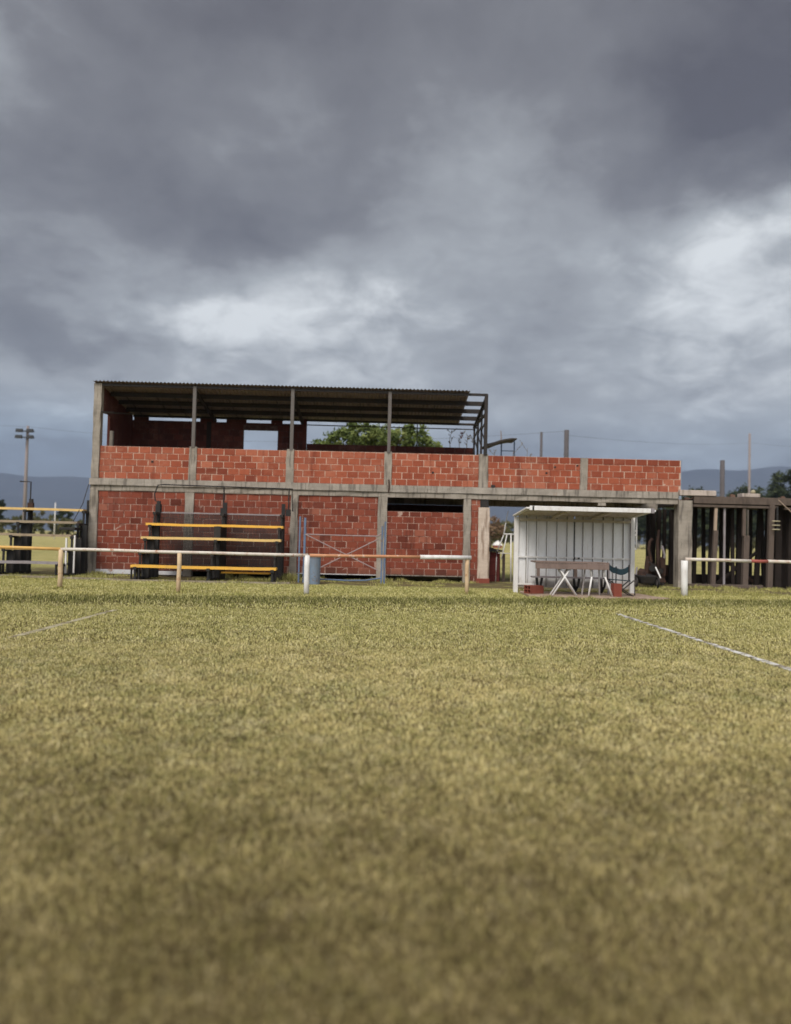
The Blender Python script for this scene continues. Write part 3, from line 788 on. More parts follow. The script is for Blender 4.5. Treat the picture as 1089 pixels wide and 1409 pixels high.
block('hollow_brick', 'red hollow clay block lying on the dugout pad left of the trestle legs', 3.68, 18.35, .40, .24, .19, rad(28), False)
block('hollow_brick', 'red hollow clay block standing on end beside the folding chair', 5.52, 17.9, .19, .18, .30, rad(8), True)

# ================================================================== BLUE GATE, BIN
gt = thing('field_gate', 'blue metal gate frame with crossed pipes leaning before the brick wall', 'gate', (-1.3, 21.4, 0))
GY = 21.45
for x, z1, w in ((-2.25, 1.83, .045), (-2.11, 1.80, .06)):
    MB().box(x - w / 2, x + w / 2, GY - .03, GY + .03, -.03, z1).build('post', 'blue', gt, .006)
for x, z1, w in ((.04, 1.62, .045), (.12, 1.75, .05)):
    MB().box(x - w / 2, x + w / 2, GY - .03, GY + .03, .0, z1).build('post', 'blue', gt, .006)
MB().tube([(-2.1, GY, 1.34), (-1.0, GY, 1.33), (-.1, GY, 1.33), (.04, GY, 1.42)], .018, 8).build('top_rail', 'pale_pipe', gt)
MB().tube([(-2.1, GY - .02, 1.34), (-.05, GY - .02, .38)], .016, 8).build('brace', 'pale_pipe', gt)
MB().tube([(-1.9, GY + .02, .30), (-.05, GY + .02, 1.26)], .016, 8).build('brace', 'pale_pipe', gt)
MB().tube([(-2.1, GY, .12), (-1.5, GY - .02, .10), (-.9, GY - .04, .085), (-.4, GY - .02, .10), (.03, GY, .17)], .022, 8).build('bottom_rail', 'blue', gt)
MB().tube([(-2.1, GY, 1.5), (-2.1, GY, 1.34)], .03, 6).build('hinge', 'blue', gt)
bi = thing('metal_bin', 'tall grey blue sheet metal bin standing at the gate post', 'bin', (-1.77, 20.9, 0))
mb = MB(); n = 20; prof = [(.150, 0), (.155, .16), (.162, .165), (.157, .17), (.166, .70), (.174, .71), (.174, .735), (.160, .735), (.15, .3)]
vs = [(-1.77 + r_ * math.cos(2 * math.pi * j / n), 20.9 + r_ * math.sin(2 * math.pi * j / n), z) for r_, z in prof for j in range(n)]
mb.add(vs, [(i * n + j, i * n + (j + 1) % n, (i + 1) * n + (j + 1) % n, (i + 1) * n + j) for i in range(len(prof) - 1) for j in range(n)] + [tuple((len(prof) - 1) * n + j for j in range(n))])
mb.build('body', 'bin', bi)
MB().tube([(-1.77 + .17 * math.cos(a), 20.9 + .17 * math.sin(a), .73) for a in [2 * math.pi * k / 24 for k in range(25)]], .012, 6).build('rim', 'bench_grey', bi)

# ================================================================== THINGS IN THE PASSAGE
bq = thing('brick_barbecue', 'dark red brick barbecue pier with a charred slab top in the open passage', 'barbecue', (3.62, 24.4, 0))
bricks(MB(), 3.42, 3.76, -.02, .93, 24.2, .3, .42).build('pier', ['dark_red', 'dark_red'], bq)
mb = MB(); vs = []
pr = [(3.28, .98, 1.10), (3.42, .94, 1.08), (3.6, .94, 1.03), (3.72, .95, 1.01), (3.86, .93, .98)]
for x, a, b in pr: vs += [(x, 24.05, a), (x, 24.05, b), (x, 24.75, b), (x, 24.75, a)]
mb.add(vs, [(4 * i + q, 4 * i + (q + 1) % 4, 4 * i + 4 + (q + 1) % 4, 4 * i + 4 + q) for i in range(4) for q in range(4)] + [(3, 2, 1, 0), (16, 17, 18, 19)])
mb.build('slab_top', 'black', bq)
MB().bar((3.38, 24.05, 0), (3.40, 24.05, .93), .045, .045).build('strut', 'timber_light', bq)
MB().bar((3.82, 24.6, 0), (3.80, 24.6, .93), .05, .05).build('strut', 'dark_timber', bq)
wf = thing('steel_stand', 'white tubular stand with slanted legs and a tall pole in the passage', 'stand', (4.0, 24.0, 0))
WY = 23.9
for a, b, r_ in (((3.82, WY, 1.50), (4.20, WY, 1.50), .022), ((4.05, WY, 1.50), (4.07, WY, 0), .024), ((3.84, WY, 1.52), (3.64, WY, .98), .018), ((3.93, WY, 1.50), (3.76, WY, .70), .018),
                 ((4.18, WY, 1.50), (4.22, WY, 0), .022), ((3.82, WY, 1.46), (3.88, WY, 1.85), .02), ((3.88, WY, 1.85), (3.95, WY, 2.22), .012), ((3.66, WY, .90), (4.06, WY, .90), .012), ((3.66, WY + .3, .98), (3.64, WY + .3, 0), .018), ((3.64, WY, .98), (3.66, WY + .3, .98), .016)):
    MB().tube([a, b], r_, 8).build('tube', 'white_paint', wf, 0, True)
MB().box(3.86, 3.94, WY + .35, WY + .42, 0, .88).build('stake', 'timber', wf)
wr = thing('tube_frame', 'white rectangular tube frame showing past the right edge of the dugout', 'frame', (8.0, 23.9, 0))
for a, b in (((7.98, 23.9, 1.12), (7.98, 23.9, 2.35)), ((7.3, 23.9, 1.12), (7.98, 23.9, 1.12)), ((7.3, 23.9, 1.70), (7.98, 23.9, 1.69)), ((7.3, 23.9, 1.56), (7.98, 23.9, 1.56)), ((7.3, 23.9, 0), (7.3, 23.9, 2.35)), ((7.3, 23.9, 2.35), (7.98, 23.9, 2.35))):
    MB().tube([a, b], .026, 8).build('tube', 'white_paint', wr, 0, True)
# push mower
mw = thing('hand_cart', 'black hand cart with two pale rimmed wheels in the open bay', 'cart', (8.0, 22.6, 0))
MB().hexa([(7.66, 22.5, .12), (8.06, 22.5, .12), (7.66, 23.0, .12), (8.06, 23.0, .12), (7.58, 22.42, .36), (8.12, 22.42, .36), (7.58, 23.05, .40), (8.12, 23.05, .40)]).build('body', 'black', mw, .03)
def wheel(root, x, y, r_, w=.05):
    mb = MB(); n = 24; vs = []
    pr = [(r_ * .45, -w * .3), (r_ * .8, -w * .5), (r_, -w * .35), (r_, w * .35), (r_ * .8, w * .5), (r_ * .45, w * .3)]
    for dr, dx in pr: vs += [(x + dx, y + dr * math.cos(2 * math.pi * j / n), r_ + dr * math.sin(2 * math.pi * j / n)) for j in range(n)]
    k = len(pr)
    mb.add(vs, [(i * n + j, i * n + (j + 1) % n, ((i + 1) % k) * n + (j + 1) % n, ((i + 1) % k) * n + j) for i in range(k) for j in range(n)])
    wo = mb.build('wheel', 'black', root, 0, True)
    MB().tube([(x - w * .4, y, r_), (x + w * .4, y, r_)], r_ * .5, 16).build('rim', 'bench_grey', wo)
wheel(mw, 7.53, 22.55, .16); wheel(mw, 8.18, 22.6, .17); wheel(mw, 7.55, 22.95, .16); wheel(mw, 8.18, 23.0, .17)
MB().bar((8.24, 22.5, .30), (8.12, 22.6, .62), .035, .035).build('handle', 'white_paint', mw)
MB().tube([(8.12, 22.6, .62), (8.10, 23.1, .75)], .02, 8).build('handle', 'black', mw)
MB().tube([(7.75, 22.7, .36), (7.75, 22.7, .48), (7.77, 22.7, .56)], [.13, .12, .07], 12).build('engine', 'rust', mw)
MB().tube([(7.60, 22.75, .38), (7.62, 22.75, .60)], .03, 8).build('exhaust', 'bench_grey', mw)
# rusty machine
rm = thing('scrap_machine', 'rusty scrap machine with upright bent arms standing in the open bay', 'machine', (8.65, 24.3, 0))
MB().hexa([(8.28, 24.0, .10), (8.98, 24.0, .10), (8.28, 24.5, .10), (8.98, 24.5, .10), (8.34, 24.05, .30), (8.92, 24.05, .30), (8.34, 24.45, .30), (8.92, 24.45, .30)]).build('base', 'rust', rm, .02)
def plate(pts, y, th, name):
    mb = MB(); k = len(pts)
    mb.add([(x, y, z) for x, z in pts] + [(x, y + th, z) for x, z in pts], [tuple(range(k)), tuple(reversed(range(k, 2 * k)))] + [(i, i + k, (i + 1) % k + k, (i + 1) % k) for i in range(k)])
    mb.build(name, 'rust', rm, .006)
plate([(8.30, .28), (8.48, .26), (8.52, .55), (8.50, .86), (8.44, .92), (8.33, .90), (8.29, .6)], 24.0, .05, 'side_plate')
plate([(8.66, .28), (8.94, .28), (8.97, .50), (8.93, .84), (8.84, .90), (8.70, .86), (8.64, .55)], 24.02, .05, 'side_plate')
MB().tube([(8.40, 24.2, .5), (8.90, 24.2, .5)], .19, 18).build('drum', 'dark_timber', rm, .01)
MB().tube([(8.45, 24.0, .35), (8.47, 23.98, .8), (8.40, 24.0, 1.15), (8.44, 24.0, 1.38), (8.52, 24.02, 1.46)], [.05, .055, .05, .045, .05], 10).build('arm', 'rust', rm, 0, True)
MB().tube([(8.72, 24.0, .35), (8.70, 23.98, .9), (8.68, 24.0, 1.3), (8.72, 24.02, 1.75)], [.07, .06, .05, .04], 10).build('arm', 'rust', rm, 0, True)
MB().tube([(8.86, 24.1, .6), (8.95, 24.1, .95), (8.86, 24.1, 1.25)], .035, 8).build('arm', 'bench_grey', rm, 0, True)
MB().tube([(8.50, 23.93, .54), (8.50, 23.98, .54)], .10, 16).build('port', 'black', rm)
MB().tube([(8.76, 23.93, .46), (8.76, 23.99, .46)], .08, 16).build('port', 'black', rm)
MB().box(8.74, 8.80, 23.7, 24.0, .02, .10).build('foot', 'steel', rm); MB().box(8.40, 8.46, 23.75, 24.0, .02, .10).build('foot', 'steel', rm)

# ================================================================== POLES, WIRES, ROOF AWNING
def pole(name, label, cat, x, y, h, r0, r1, mat, group=None, mast=True):
    o = MB().tube([(x, y, -.3), (x, y, h * .5), (x, y, h)], [r0, (r0 + r1) / 2, r1], 12).build(name, mat, None, 0, True)
    return tag(o, label, cat, group)
PG = 'poles standing behind the brick stand'
pole('utility_pole', 'thick dark grey pole rising behind the brick parapet', 'pole', px2x(779.5, 45), 45, 7.9, .16, .14, 'pole_grey', PG)
pole('utility_pole', 'dark grey pole rising behind the timber shoring', 'pole', px2x(998, 45), 45, 6.35, .15, .13, 'pole_grey', PG)
pole('utility_pole', 'tall pale pinkish pole far behind the timber shoring', 'pole', px2x(1036, 90), 90, 14.7, .17, .13, 'pole_pale', PG)
pole('utility_pole', 'thin brownish pole seen over the brick parapet', 'pole', px2x(744.5, 60), 60, 9.9, .13, .10, 'pole_grey', PG)
pole('utility_pole', 'slim bluish steel pole at the end of the brick parapet', 'pole', px2x(939, 70), 70, 9.1, .16, .12, 'bin', PG)
pole('goal_pole', 'white pole standing alone on the field behind the left bleacher', 'pole', px2x(79.5, 120), 120, 5.6, .09, .07, 'white_paint')
fl = thing('floodlight_pole', 'tall concrete floodlight pole with four dark lamps left of the stand', 'floodlight', (px2x(38, 62), 62, 0))
fx = px2x(38, 62)
MB().tube([(fx, 62, -.3), (fx, 62, 5), (fx, 62, 9.6)], [.16, .13, .10], 12).build('pole', 'pole_pale', fl, 0, True)
for z, l, r_ in ((9.15, .55, .62), (8.65, .62, .62)):
    MB().box(fx - l, fx + r_, 61.75, 61.85, z - .04, z + .04).build('cross_arm', 'pole_grey', fl)
    for sx in (-1, 1):
        c = fx + sx * (.42 if z > 9 else .45)
        MB().hexa([(c - .28, 61.35, z - .12), (c + .28, 61.35, z - .12), (c - .18, 61.75, z - .10), (c + .18, 61.75, z - .10),
                   (c - .28, 61.45, z + .16), (c + .28, 61.45, z + .16), (c - .18, 61.75, z + .10), (c + .18, 61.75, z + .10)]).build('lamp', 'lamp', fl, .02)
def wire(label, a, b, sag, r_=.006):
    pts = [Vector(a).lerp(Vector(b), i / 24) - Vector((0, 0, sag * 4 * (i / 24) * (1 - i / 24))) for i in range(25)]
    tag(MB().tube(pts, r_, 6).build('power_line', 'wire'), label, 'wire', 'power lines')
wire('power line running from the floodlight pole out past the left edge', (fx, 62, 9.55), (fx - 34, 58, 11.2), .5)
wire('power line running from the floodlight pole behind the brick stand', (fx, 62, 9.55), (px2x(779.5, 45), 45, 7.85), .9)
wire('power line running from the thick dark pole to the pale pinkish pole', (px2x(779.5, 45), 45, 7.6), (px2x(1036, 90), 90, 13.6), .35)
wire('power line running from the pale pinkish pole past the right edge', (px2x(1036, 90), 90, 13.6), (90, 80, 11.5), .8)
aw = thing('roof_awning', 'bent dark awning on blue posts standing on the deck behind the parapet', 'awning', (3.9, 25.5, 2.884))
AY = 25.4
for x in (3.93, 4.36):
    MB().box(x - .02, x + .02, AY - .02, AY + .02, 2.884, 4.52 if x < 4 else 4.60).build('post', 'blue', aw)
MB().box(3.93, 4.36, AY - .012, AY + .012, 4.26, 4.285).build('cross_bar', 'blue', aw)
MB().tube([(3.93, AY + .05, 4.5), (3.93, AY + .05, 4.72), (3.91, AY + .05, 4.95)], [.03, .025, .015], 6).build('rod', 'bench_grey', aw)
mb = MB(); vs = []
for x, z, t in ((3.34, 4.36, .07), (3.46, 4.36, .09), (3.62, 4.42, .075), (3.8, 4.50, .06), (4.0, 4.56, .05), (4.2, 4.60, .04), (4.36, 4.60, .035)):
    vs += [(x, AY - .5, z), (x, AY - .5, z + t), (x, AY + .5, z + t), (x, AY + .5, z)]
mb.add(vs, [(4 * i + q, 4 * i + (q + 1) % 4, 4 * i + 4 + (q + 1) % 4, 4 * i + 4 + q) for i in range(6) for q in range(4)] + [(3, 2, 1, 0), (24, 25, 26, 27)])
mb.build('tarp', 'tarp', aw)

# ================================================================== PLANTS
def leaves(mb, c, r, n, size, up=.35, hollow=.45):
    """n small leaf-sized faces through an ellipsoid, in clumps"""
    ncl = max(4, n // 26)
    for _ in range(ncl):
        while True:
            d = Vector((random.uniform(-1, 1), random.uniform(-1, 1), random.uniform(-1, 1)))
            if hollow < d.length < 1: break
        k = Vector((c[0] + d.x * r[0], c[1] + d.y * r[1], c[2] + d.z * r[2])); tone = random.random()
        for _ in range(n // ncl):
            q = k + Vector((random.gauss(0, 1) * r[0] * .13, random.gauss(0, 1) * r[1] * .13, random.gauss(0, 1) * r[2] * .11))
            a = Vector((random.gauss(0, 1), random.gauss(0, 1), random.gauss(0, 1))).normalized()
            b = a.orthogonal().normalized(); s_ = size * random.uniform(.6, 1.3)
            mb.add([q - a * s_, q + b * s_ * .45, q + a * s_, q - b * s_ * .45], [(0, 1, 2, 3)], 0, min(1, max(0, tone * .7 + random.uniform(0, .3))))
def tree(name, label, cat, x, y, h, lobes, nleaf, size, mat, bark='bark', limed=0, group=None, tr=.2):
    t = thing(name, label, cat, (x, y, 0), group)
    top = min(l[2] for l in lobes)
    tk = MB(); tk.tube([(x, y, -.3), (x + .05 * tr, y, top * .5), (x, y, top)], [tr, tr * .8, tr * .6], 10)
    for l in lobes:
        tk.tube([(x, y, top * .7), ((x + l[0]) / 2, (y + l[1]) / 2, (top * .7 + l[2]) / 2 + .2), (l[0], l[1], l[2])], [tr * .5, tr * .3, tr * .12], 6)
    to = tk.build('trunk', bark, t, 0, True)
    if limed:
        MB().tube([(x, y, -.2), (x + .02 * tr, y, limed)], [tr * 1.06, tr * .98], 10).build('limewash', 'limed_bark', t, 0, True)
    cr = MB()
    for l in lobes: leaves(cr, l[:3], l[3:6], int(nleaf * l[6]), size)
    cr.build('crown', mat, t)
    return t
# broad tree right behind the upper deck
ty = 39.
tree('broadleaf_tree', 'broad green tree rising behind the open upper deck of the stand', 'tree', px2x(500, ty), ty, 7,
     [(px2x(448, ty), ty, 5.45, .95, 1.2, .75, .55), (px2x(470, ty), ty + .5, 6.1, .9, 1.2, .75, .6), (px2x(497, ty), ty - .2, 6.45, .9, 1.2, .7, .6), (px2x(522, ty), ty, 6.2, .8, 1.2, .8, .5),
      (px2x(548, ty), ty + .3, 6.25, .7, 1.1, .8, .42), (px2x(572, ty), ty - .3, 6.3, .6, 1.0, .75, .34), (px2x(588, ty), ty - .4, 5.7, .7, 1.0, .7, .3), (px2x(520, ty), ty + .6, 5.0, 2.9, 1.4, .9, 1.1),
      (px2x(430, ty), ty + .4, 5.2, .55, .8, .5, .2), (px2x(606, ty), ty, 5.35, .5, .7, .5, .14), (px2x(598, ty), ty - .2, 5.95, .4, .6, .4, .09), (px2x(484, ty), ty, 6.85, .35, .5, .35, .08), (px2x(560, ty), ty, 6.85, .3, .5, .35, .07)], 2600, .115, 'leaf', tr=.28)
# dry weeds on the wall tops
def weed(label, x, y, z0, h, flower=False):
    t = thing('dry_weed', label, 'weed', (x, y, z0), 'dry weeds on the wall tops')
    sm = MB(); lf = MB()
    top = (x + random.uniform(-.08, .08), y, z0 + h)
    sm.tube([(x, y, z0 - .02), (x + random.uniform(-.03, .03), y, z0 + h * .5), top], [.012, .009, .004], 5)
    for k in range(9):
        f = random.uniform(.2, 1); a = random.uniform(0, 6.28); L = h * random.uniform(.14, .3)
        p = Vector((x + (top[0] - x) * f, y, z0 + h * f)); q = p + Vector((math.cos(a) * L, math.sin(a) * L, L * .8))
        sm.tube([p, q], [.006, .003], 4)
        for _ in range(7):
            c = p.lerp(q, random.uniform(.3, 1.05)); d = Vector((random.gauss(0, 1), random.gauss(0, 1), random.gauss(0, 1))).normalized() * .035; e = d.orthogonal().normalized() * .014
            lf.add([c - d, c + e, c + d, c - e], [(0, 1, 2, 3)], 0, random.random())
    sm.build('stem', 'weed', t); lf.build('leaves', 'weed', t)
    if flower:
        fb = MB(); leaves(fb, (top[0], top[1], top[2] - .05), (.07, .07, .13), 60, .035, hollow=0); fb.build('flower_head', 'flower', t)
def rx(px, y): return px2x(px, y)
for label, px, y, z0, h, fwr in (('feathery dry weed on the wall top nearest the green tree', 618, YR + .08, 4.44, .62, False),
                                 ('dry weed with a dull pink flower head on the rear wall', 631, YR + .08, 4.44, .50, True),
                                 ('spindly dry weed between the pink one and the lattice frame', 641, YR + .08, 4.44, .42, False),
                                 ('dry weed touching the lattice frame of the upper deck', 651, YR + .08, 4.44, .5, False)):
    weed(label, rx(px, y), y, z0, h, fwr)
for label, px, y, h in (('dry weed under the low end of the dark awning', 681, 24.6, 1.35), ('dry weed between the two blue awning posts', 703, 24.6, 1.32), ('sparse dry weed beyond the awning on the deck', 726, 24.9, 1.45)):
    weed(label, rx(px, y), y, 2.884, h)
# far trees behind the shoring, trunks limewashed
TG = 'tall trees with limewashed trunks across the field'
lab = ['dark tall tree seen between the props just right of the concrete pier', 'dark tree showing between the props near the light timber prop', 'dark spreading tree behind the middle props of the shoring', 'tall dark tree whose crown tops the rubble on the shoring',
       'large dark tree topping the rubble at the right end of the shoring', 'dark tree at the far right edge behind the insulator rack', 'dark tree behind the open bay with the rusty machine', 'dark tree seen past the right side of the dugout']
for i, (px, h) in enumerate(((958, 15), (982, 15.5), (1006, 16), (1032, 16.5), (1066, 19.5), (1094, 20.5), (912, 14), (882, 13.5))):
    y = 195 + 9 * ((i * 37) % 5) - 10; x = px2x(px, y)
    tree('field_tree', lab[i], 'tree', x, y, h, [(x, y, h * .74, 4.6, 4, h * .24, 1), (x - 2.6, y, h * .52, 3.2, 3, h * .22, .8), (x + 2.6, y + 1, h * .55, 3.2, 3, h * .22, .8), (x, y - 1, h * .38, 4.4, 3, h * .16, .8)],
         1500, .62, 'leaf_dark', limed=2.2, group=TG, tr=.38)
# scrub along the far side of the field (one mass)
mb = MB()
for i in range(230):
    x = -150 + i * 1.3 + random.uniform(-1, 1); y = 168 + .22 * (x + 100) + random.uniform(-4, 4)
    h = random.uniform(3.4, 5.0) * (1.25 if random.random() < .15 else 1)
    leaves(mb, (x, y, h * .5), (random.uniform(1.6, 2.8), 2, h * .52), 190, .42, hollow=.2)
o = setting(mb.build('scrub_belt', 'leaf_olive'), 'stuff', 'olive scrub along the far edge of the field', 'scrub')
tree('field_tree', 'rounded dark bush tree standing above the scrub near the white pole', 'tree', px2x(91, 185), 185, 6, [(px2x(91, 185), 185, 4.6, 2.1, 2, 1.5, 1), (px2x(91, 185), 185, 2.5, 2.6, 2, 1.6, 1)], 500, .4, 'leaf_dark', tr=.25)
tree('field_tree', 'small dark tree at the left edge above the top bleacher plank', 'tree', px2x(1, 190), 190, 7, [(px2x(2, 190), 190, 6.6, 1.5, 2, 2.6, 1), (px2x(-6, 190), 190, 4, 3, 2, 2.5, 1)], 600, .4, 'leaf_dark', tr=.25)
tree('field_tree', 'russet leaved tree seen through the passage beside the pale column', 'tree', px2x(676, 110), 110, 6, [(px2x(675, 110), 110, 3.6, 1.4, 2, 1.4, .6), (px2x(682, 110), 110, 2.9, 1.6, 2, 1.2, .8)], 700, .25, 'leaf_rust', tr=.2)
tree('field_tree', 'olive green tree seen through the passage behind the white stand', 'tree', px2x(690, 150), 150, 6, [(px2x(688, 150), 150, 3.2, 3.0, 2, 1.9, 1), (px2x(703, 150), 150, 3.3, 2.8, 2, 2.0, 1), (px2x(676, 150), 150, 3.0, 2.2, 2, 1.8, .8)], 800, .33, 'leaf_olive', tr=.2)
hs = thing('field_shed', 'tiny pale roofed shed with reddish base far across the field behind the passage', 'shed', (px2x(686, 140), 140, 0))
hx = px2x(686, 140)
MB().box(hx - .75, hx + .75, 139.3, 140.7, 0, .5).build('base', 'clay', hs)
mb = MB(); mb.add([(hx - .85, 139.2, .5), (hx + .85, 139.2, .5), (hx + .85, 140.8, .5), (hx - .85, 140.8, .5), (hx - .45, 139.5, 1.0), (hx + .5, 139.5, .95), (hx + .5, 140.5, .95), (hx - .45, 140.5, 1.0), (hx + .1, 139.9, 1.35)],
       [(0, 1, 5, 4), (1, 2, 6, 5), (2, 3, 7, 6), (3, 0, 4, 7), (4, 5, 8), (5, 6, 8), (6, 7, 8), (7, 4, 8)]); mb.build('roof', 'white_paint', hs)

# ================================================================== GROUND, LINES, KERB, MOUNTAINS
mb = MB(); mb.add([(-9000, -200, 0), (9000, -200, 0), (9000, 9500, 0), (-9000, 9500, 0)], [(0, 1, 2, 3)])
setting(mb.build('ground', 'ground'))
def line(x0, x1, y0, y1, name='field_line'):
    mb = MB(); n = 60; vs = []
    along = abs(y1 - y0) > abs(x1 - x0)
    for i in range(n + 1):
        f = i / n; w = .05 + random.uniform(-.012, .012); j = random.uniform(-.008, .008)
        if along:
            x, y = x0 + (x1 - x0) * f + j, y0 + (y1 - y0) * f; vs += [(x - w, y, .012), (x + w, y, .012)]
        else:
            x, y = x0 + (x1 - x0) * f, y0 + (y1 - y0) * f + j; vs += [(x, y + w, .012), (x, y - w, .012)]
    mb.add(vs, [(2 * i, 2 * i + 1, 2 * i + 3, 2 * i + 2) for i in range(n)])
    return mb.build(name, 'lime')
setting(line(4.33, 4.30, 13.9, 2.0)); o = line(-4.30, -4.32, 12.7, 9.2); o.data.materials[0] = M['lime_faint']; setting(o)
mb = MB()
pts = [(-14, 21.1), (-10.5, 21.25), (-7.4, 20.6), (-6.6, 20.3), (-3.0, 20.45), (-2.4, 20.7)]
for (a, b), (c, d) in zip(pts[:-1], pts[1:]):
    mb.hexa([(a, b - .05, -.05), (c, d - .05, -.05), (a, b + .05, -.05), (c, d + .05, -.05), (a, b - .05, .05), (c, d - .05, .05), (a, b + .05, .05), (c, d + .05, .05)])
setting(mb.build('kerb_strip', 'kerb'))
def mountains(pts, depth, name):
    mb = MB(); n = 160; rows = 5; vs = []
    for i in range(n + 1):
        f = i / n; x = pts[0][0] + (pts[-1][0] - pts[0][0]) * f
        for (a, b) in zip(pts[:-1], pts[1:]):
            if a[0] <= x <= b[0]:
                t = (x - a[0]) / (b[0] - a[0]); t = t * t * (3 - 2 * t); h = a[1] + (b[1] - a[1]) * t
        h *= 1 + .035 * math.sin(x * .0031) + .02 * math.sin(x * .0093 + 1)
        for k in range(rows):
            q = k / (rows - 1)
            vs.append((x, depth + 1400 * q + 120 * math.sin(x * .002 + k * 2.1) * (0 < k < rows - 1), -5 + (h + 5) * q ** .85 + (30 * math.sin(x * .004 + k) * (0 < k < rows - 1))))
        vs.append((x, depth + 3000, -5))
    r_ = rows + 1
    mb.add(vs, [(i * r_ + k, (i + 1) * r_ + k, (i + 1) * r_ + k + 1, i * r_ + k + 1) for i in range(n) for k in range(rows)])
    setting(mb.build(name, 'mountain', None, 0, True))
mountains([(-7500, 420), (-4200, 455), (-2600, 470), (-800, 470), (900, 520), (2400, 610), (3600, 720), (7500, 760)], 5200, 'mountain_range')

# ------------------------------------------------------------------ turf blades near the viewer
def vnoise(x, y, s, seed):
    r = np.random.default_rng(seed).random((256, 256)); X, Y = x / s, y / s
    i, j = np.floor(X).astype(int), np.floor(Y).astype(int); f, g = X - i, Y - j
    f = f * f * (3 - 2 * f); g = g * g * (3 - 2 * g); a = lambda p, q: r[(i + p) % 256, (j + q) % 256]
    return (a(0, 0) * (1 - f) + a(1, 0) * f) * (1 - g) + (a(0, 1) * (1 - f) + a(1, 1) * f) * g
def scatter(y0, y1, dens, k=.62, margin=2.6):
    A = (k * (y0 + y1) + 2 * margin) * (y1 - y0); n = int(A * dens)
    y = rng.uniform(y0, y1, n); x = rng.uniform(-1, 1, n) * (k * y1 + margin)
    m = np.abs(x) < k * y + margin
    return x[m], y[m]
VX, FX, TT = [], [], []
def blades(x, y, h, w, lean):
    n = len(x); th = rng.uniform(0, 2 * np.pi, n); ph = rng.uniform(0, 2 * np.pi, n)
    c, s = np.cos(th) * w / 2, np.sin(th) * w / 2
    lx, ly = np.cos(ph) * lean * h, np.sin(ph) * lean * h
    v = np.zeros((n, 5, 3), np.float32)
    v[:, 0] = np.stack([x - c, y - s, np.zeros(n)], 1); v[:, 1] = np.stack([x + c, y + s, np.zeros(n)], 1)
    v[:, 2] = np.stack([x + c * .8 + lx * .35, y + s * .8 + ly * .35, h * .6], 1); v[:, 3] = np.stack([x - c * .8 + lx * .35, y - s * .8 + ly * .35, h * .6], 1)
    v[:, 4] = np.stack([x + lx, y + ly, h * np.clip(1.05 - lean * .35, .3, 1)], 1)
    VX.append(v)
for y0, y1, dens, hh, ww in ((1.4, 2.6, 16000, .020, .0026), (2.6, 3.6, 13000, .021, .0030), (3.6, 5.0, 10000, .022, .0038), (5.0, 9, 8200, .023, .0050), (9, 13.5, 4300, .026, .0072), (13.5, 20.3, 1300, .032, .0115)):
    x, y = scatter(y0, y1, dens)
    cl = vnoise(x, y, .05, 3) * .4 + vnoise(x, y, .11, 5) * .3 + vnoise(x, y, .5, 4) * .3
    keep = rng.random(len(x)) < .45 + .75 * cl
    x, y, cl = x[keep], y[keep], cl[keep]
    onpad = (x > 3.4) & (x < 6.8) & (y > 17.45) & (y < 19.3)
    k = ~onpad; x, y, cl = x[k], y[k], cl[k]
    edge = .060 + .03 * (vnoise(x, y, .2, 21) - .5)
    onln = (np.abs(np.abs(x) - 4.31) < edge) & ((x > 0) | (y > 9.2)) & (y < np.where(x > 0, 13.95, 12.7))
    patch = vnoise(x, y, .45, 22)
    lim = onln & (rng.random(len(x)) < np.where(x > 0, .30 + .6 * patch, -.05 + .5 * patch))
    yc = y - (15.75 + .19 * x); bandm = np.exp(-(yc / .9) ** 2)
    h = hh * (.5 + 1.0 * cl) * rng.uniform(.5, 1.5, len(x)) * (1 + 1.0 * bandm)
    t = np.clip(rng.normal(.5, .27, len(x)) + (vnoise(x, y, .16, 8) - .5) * .30 + (vnoise(x, y, .06, 9) - .5) * .3 - .25 * bandm, 0, 1)
    h = np.where(onln, h * .6, h)
    blades(x, y, h, ww * rng.uniform(.6, 1.3, len(x)), rng.uniform(.2, 1.5, len(x)))
    TT.append(np.where(lim, 2.0 + .5 * rng.random(len(x)), t))
# tufts at the foot of posts, kerb and walls
for (cx, cy, r_, n, hh) in ([(-6.98, 17.0, .16, 160, .10), (-4.3, 16.6, .16, 160, .10), (-1.6, 16.95, .14, 120, .08), (2.06, 18.2, .16, 150, .10), (7.59, 19.1, .22, 200, .08)] +
                            [(random.uniform(-12.5, 2.5), random.uniform(20.0, 23.0), .35, 170, random.uniform(.05, .11)) for _ in range(38)] +
                            [(random.uniform(7.0, 13.0), random.uniform(19.5, 22.9), .4, 150, random.uniform(.05, .10)) for _ in range(40)] +
                            [(random.uniform(-8.6, 2.9), random.uniform(22.75, 23.1), .16, 70, random.uniform(.05, .16)) for _ in range(26)] +
                            [(random.uniform(3.3, 6.8), random.choice((17.45, 19.4)) + random.uniform(-.08, .05), .12, 60, random.uniform(.05, .1)) for _ in range(34)] +
                            [(random.uniform(9.3, 13), 23.0, .15, 60, random.uniform(.06, .14)) for _ in range(24)] +
                            [(-2.55, 22.2, .3, 260, .26), (-3.0, 21.3, .3, 200, .16), (-8.3, 22.9, .3, 200, .15)]):
    x = cx + rng.normal(0, r_ * .5, n); y = cy + rng.normal(0, r_ * .5, n)
    blades(x, y, hh * rng.uniform(.4, 1.2, n), .012 * np.ones(n), rng.uniform(.1, 1.0, n)); TT.append(np.clip(rng.normal(.3, .2, n), 0, 1))
V = np.concatenate(VX); nb = len(V); T = np.concatenate(TT).astype(np.float32)
me = bpy.data.meshes.new('grass')
me.vertices.add(nb * 5); me.vertices.foreach_set('co', V.reshape(-1))
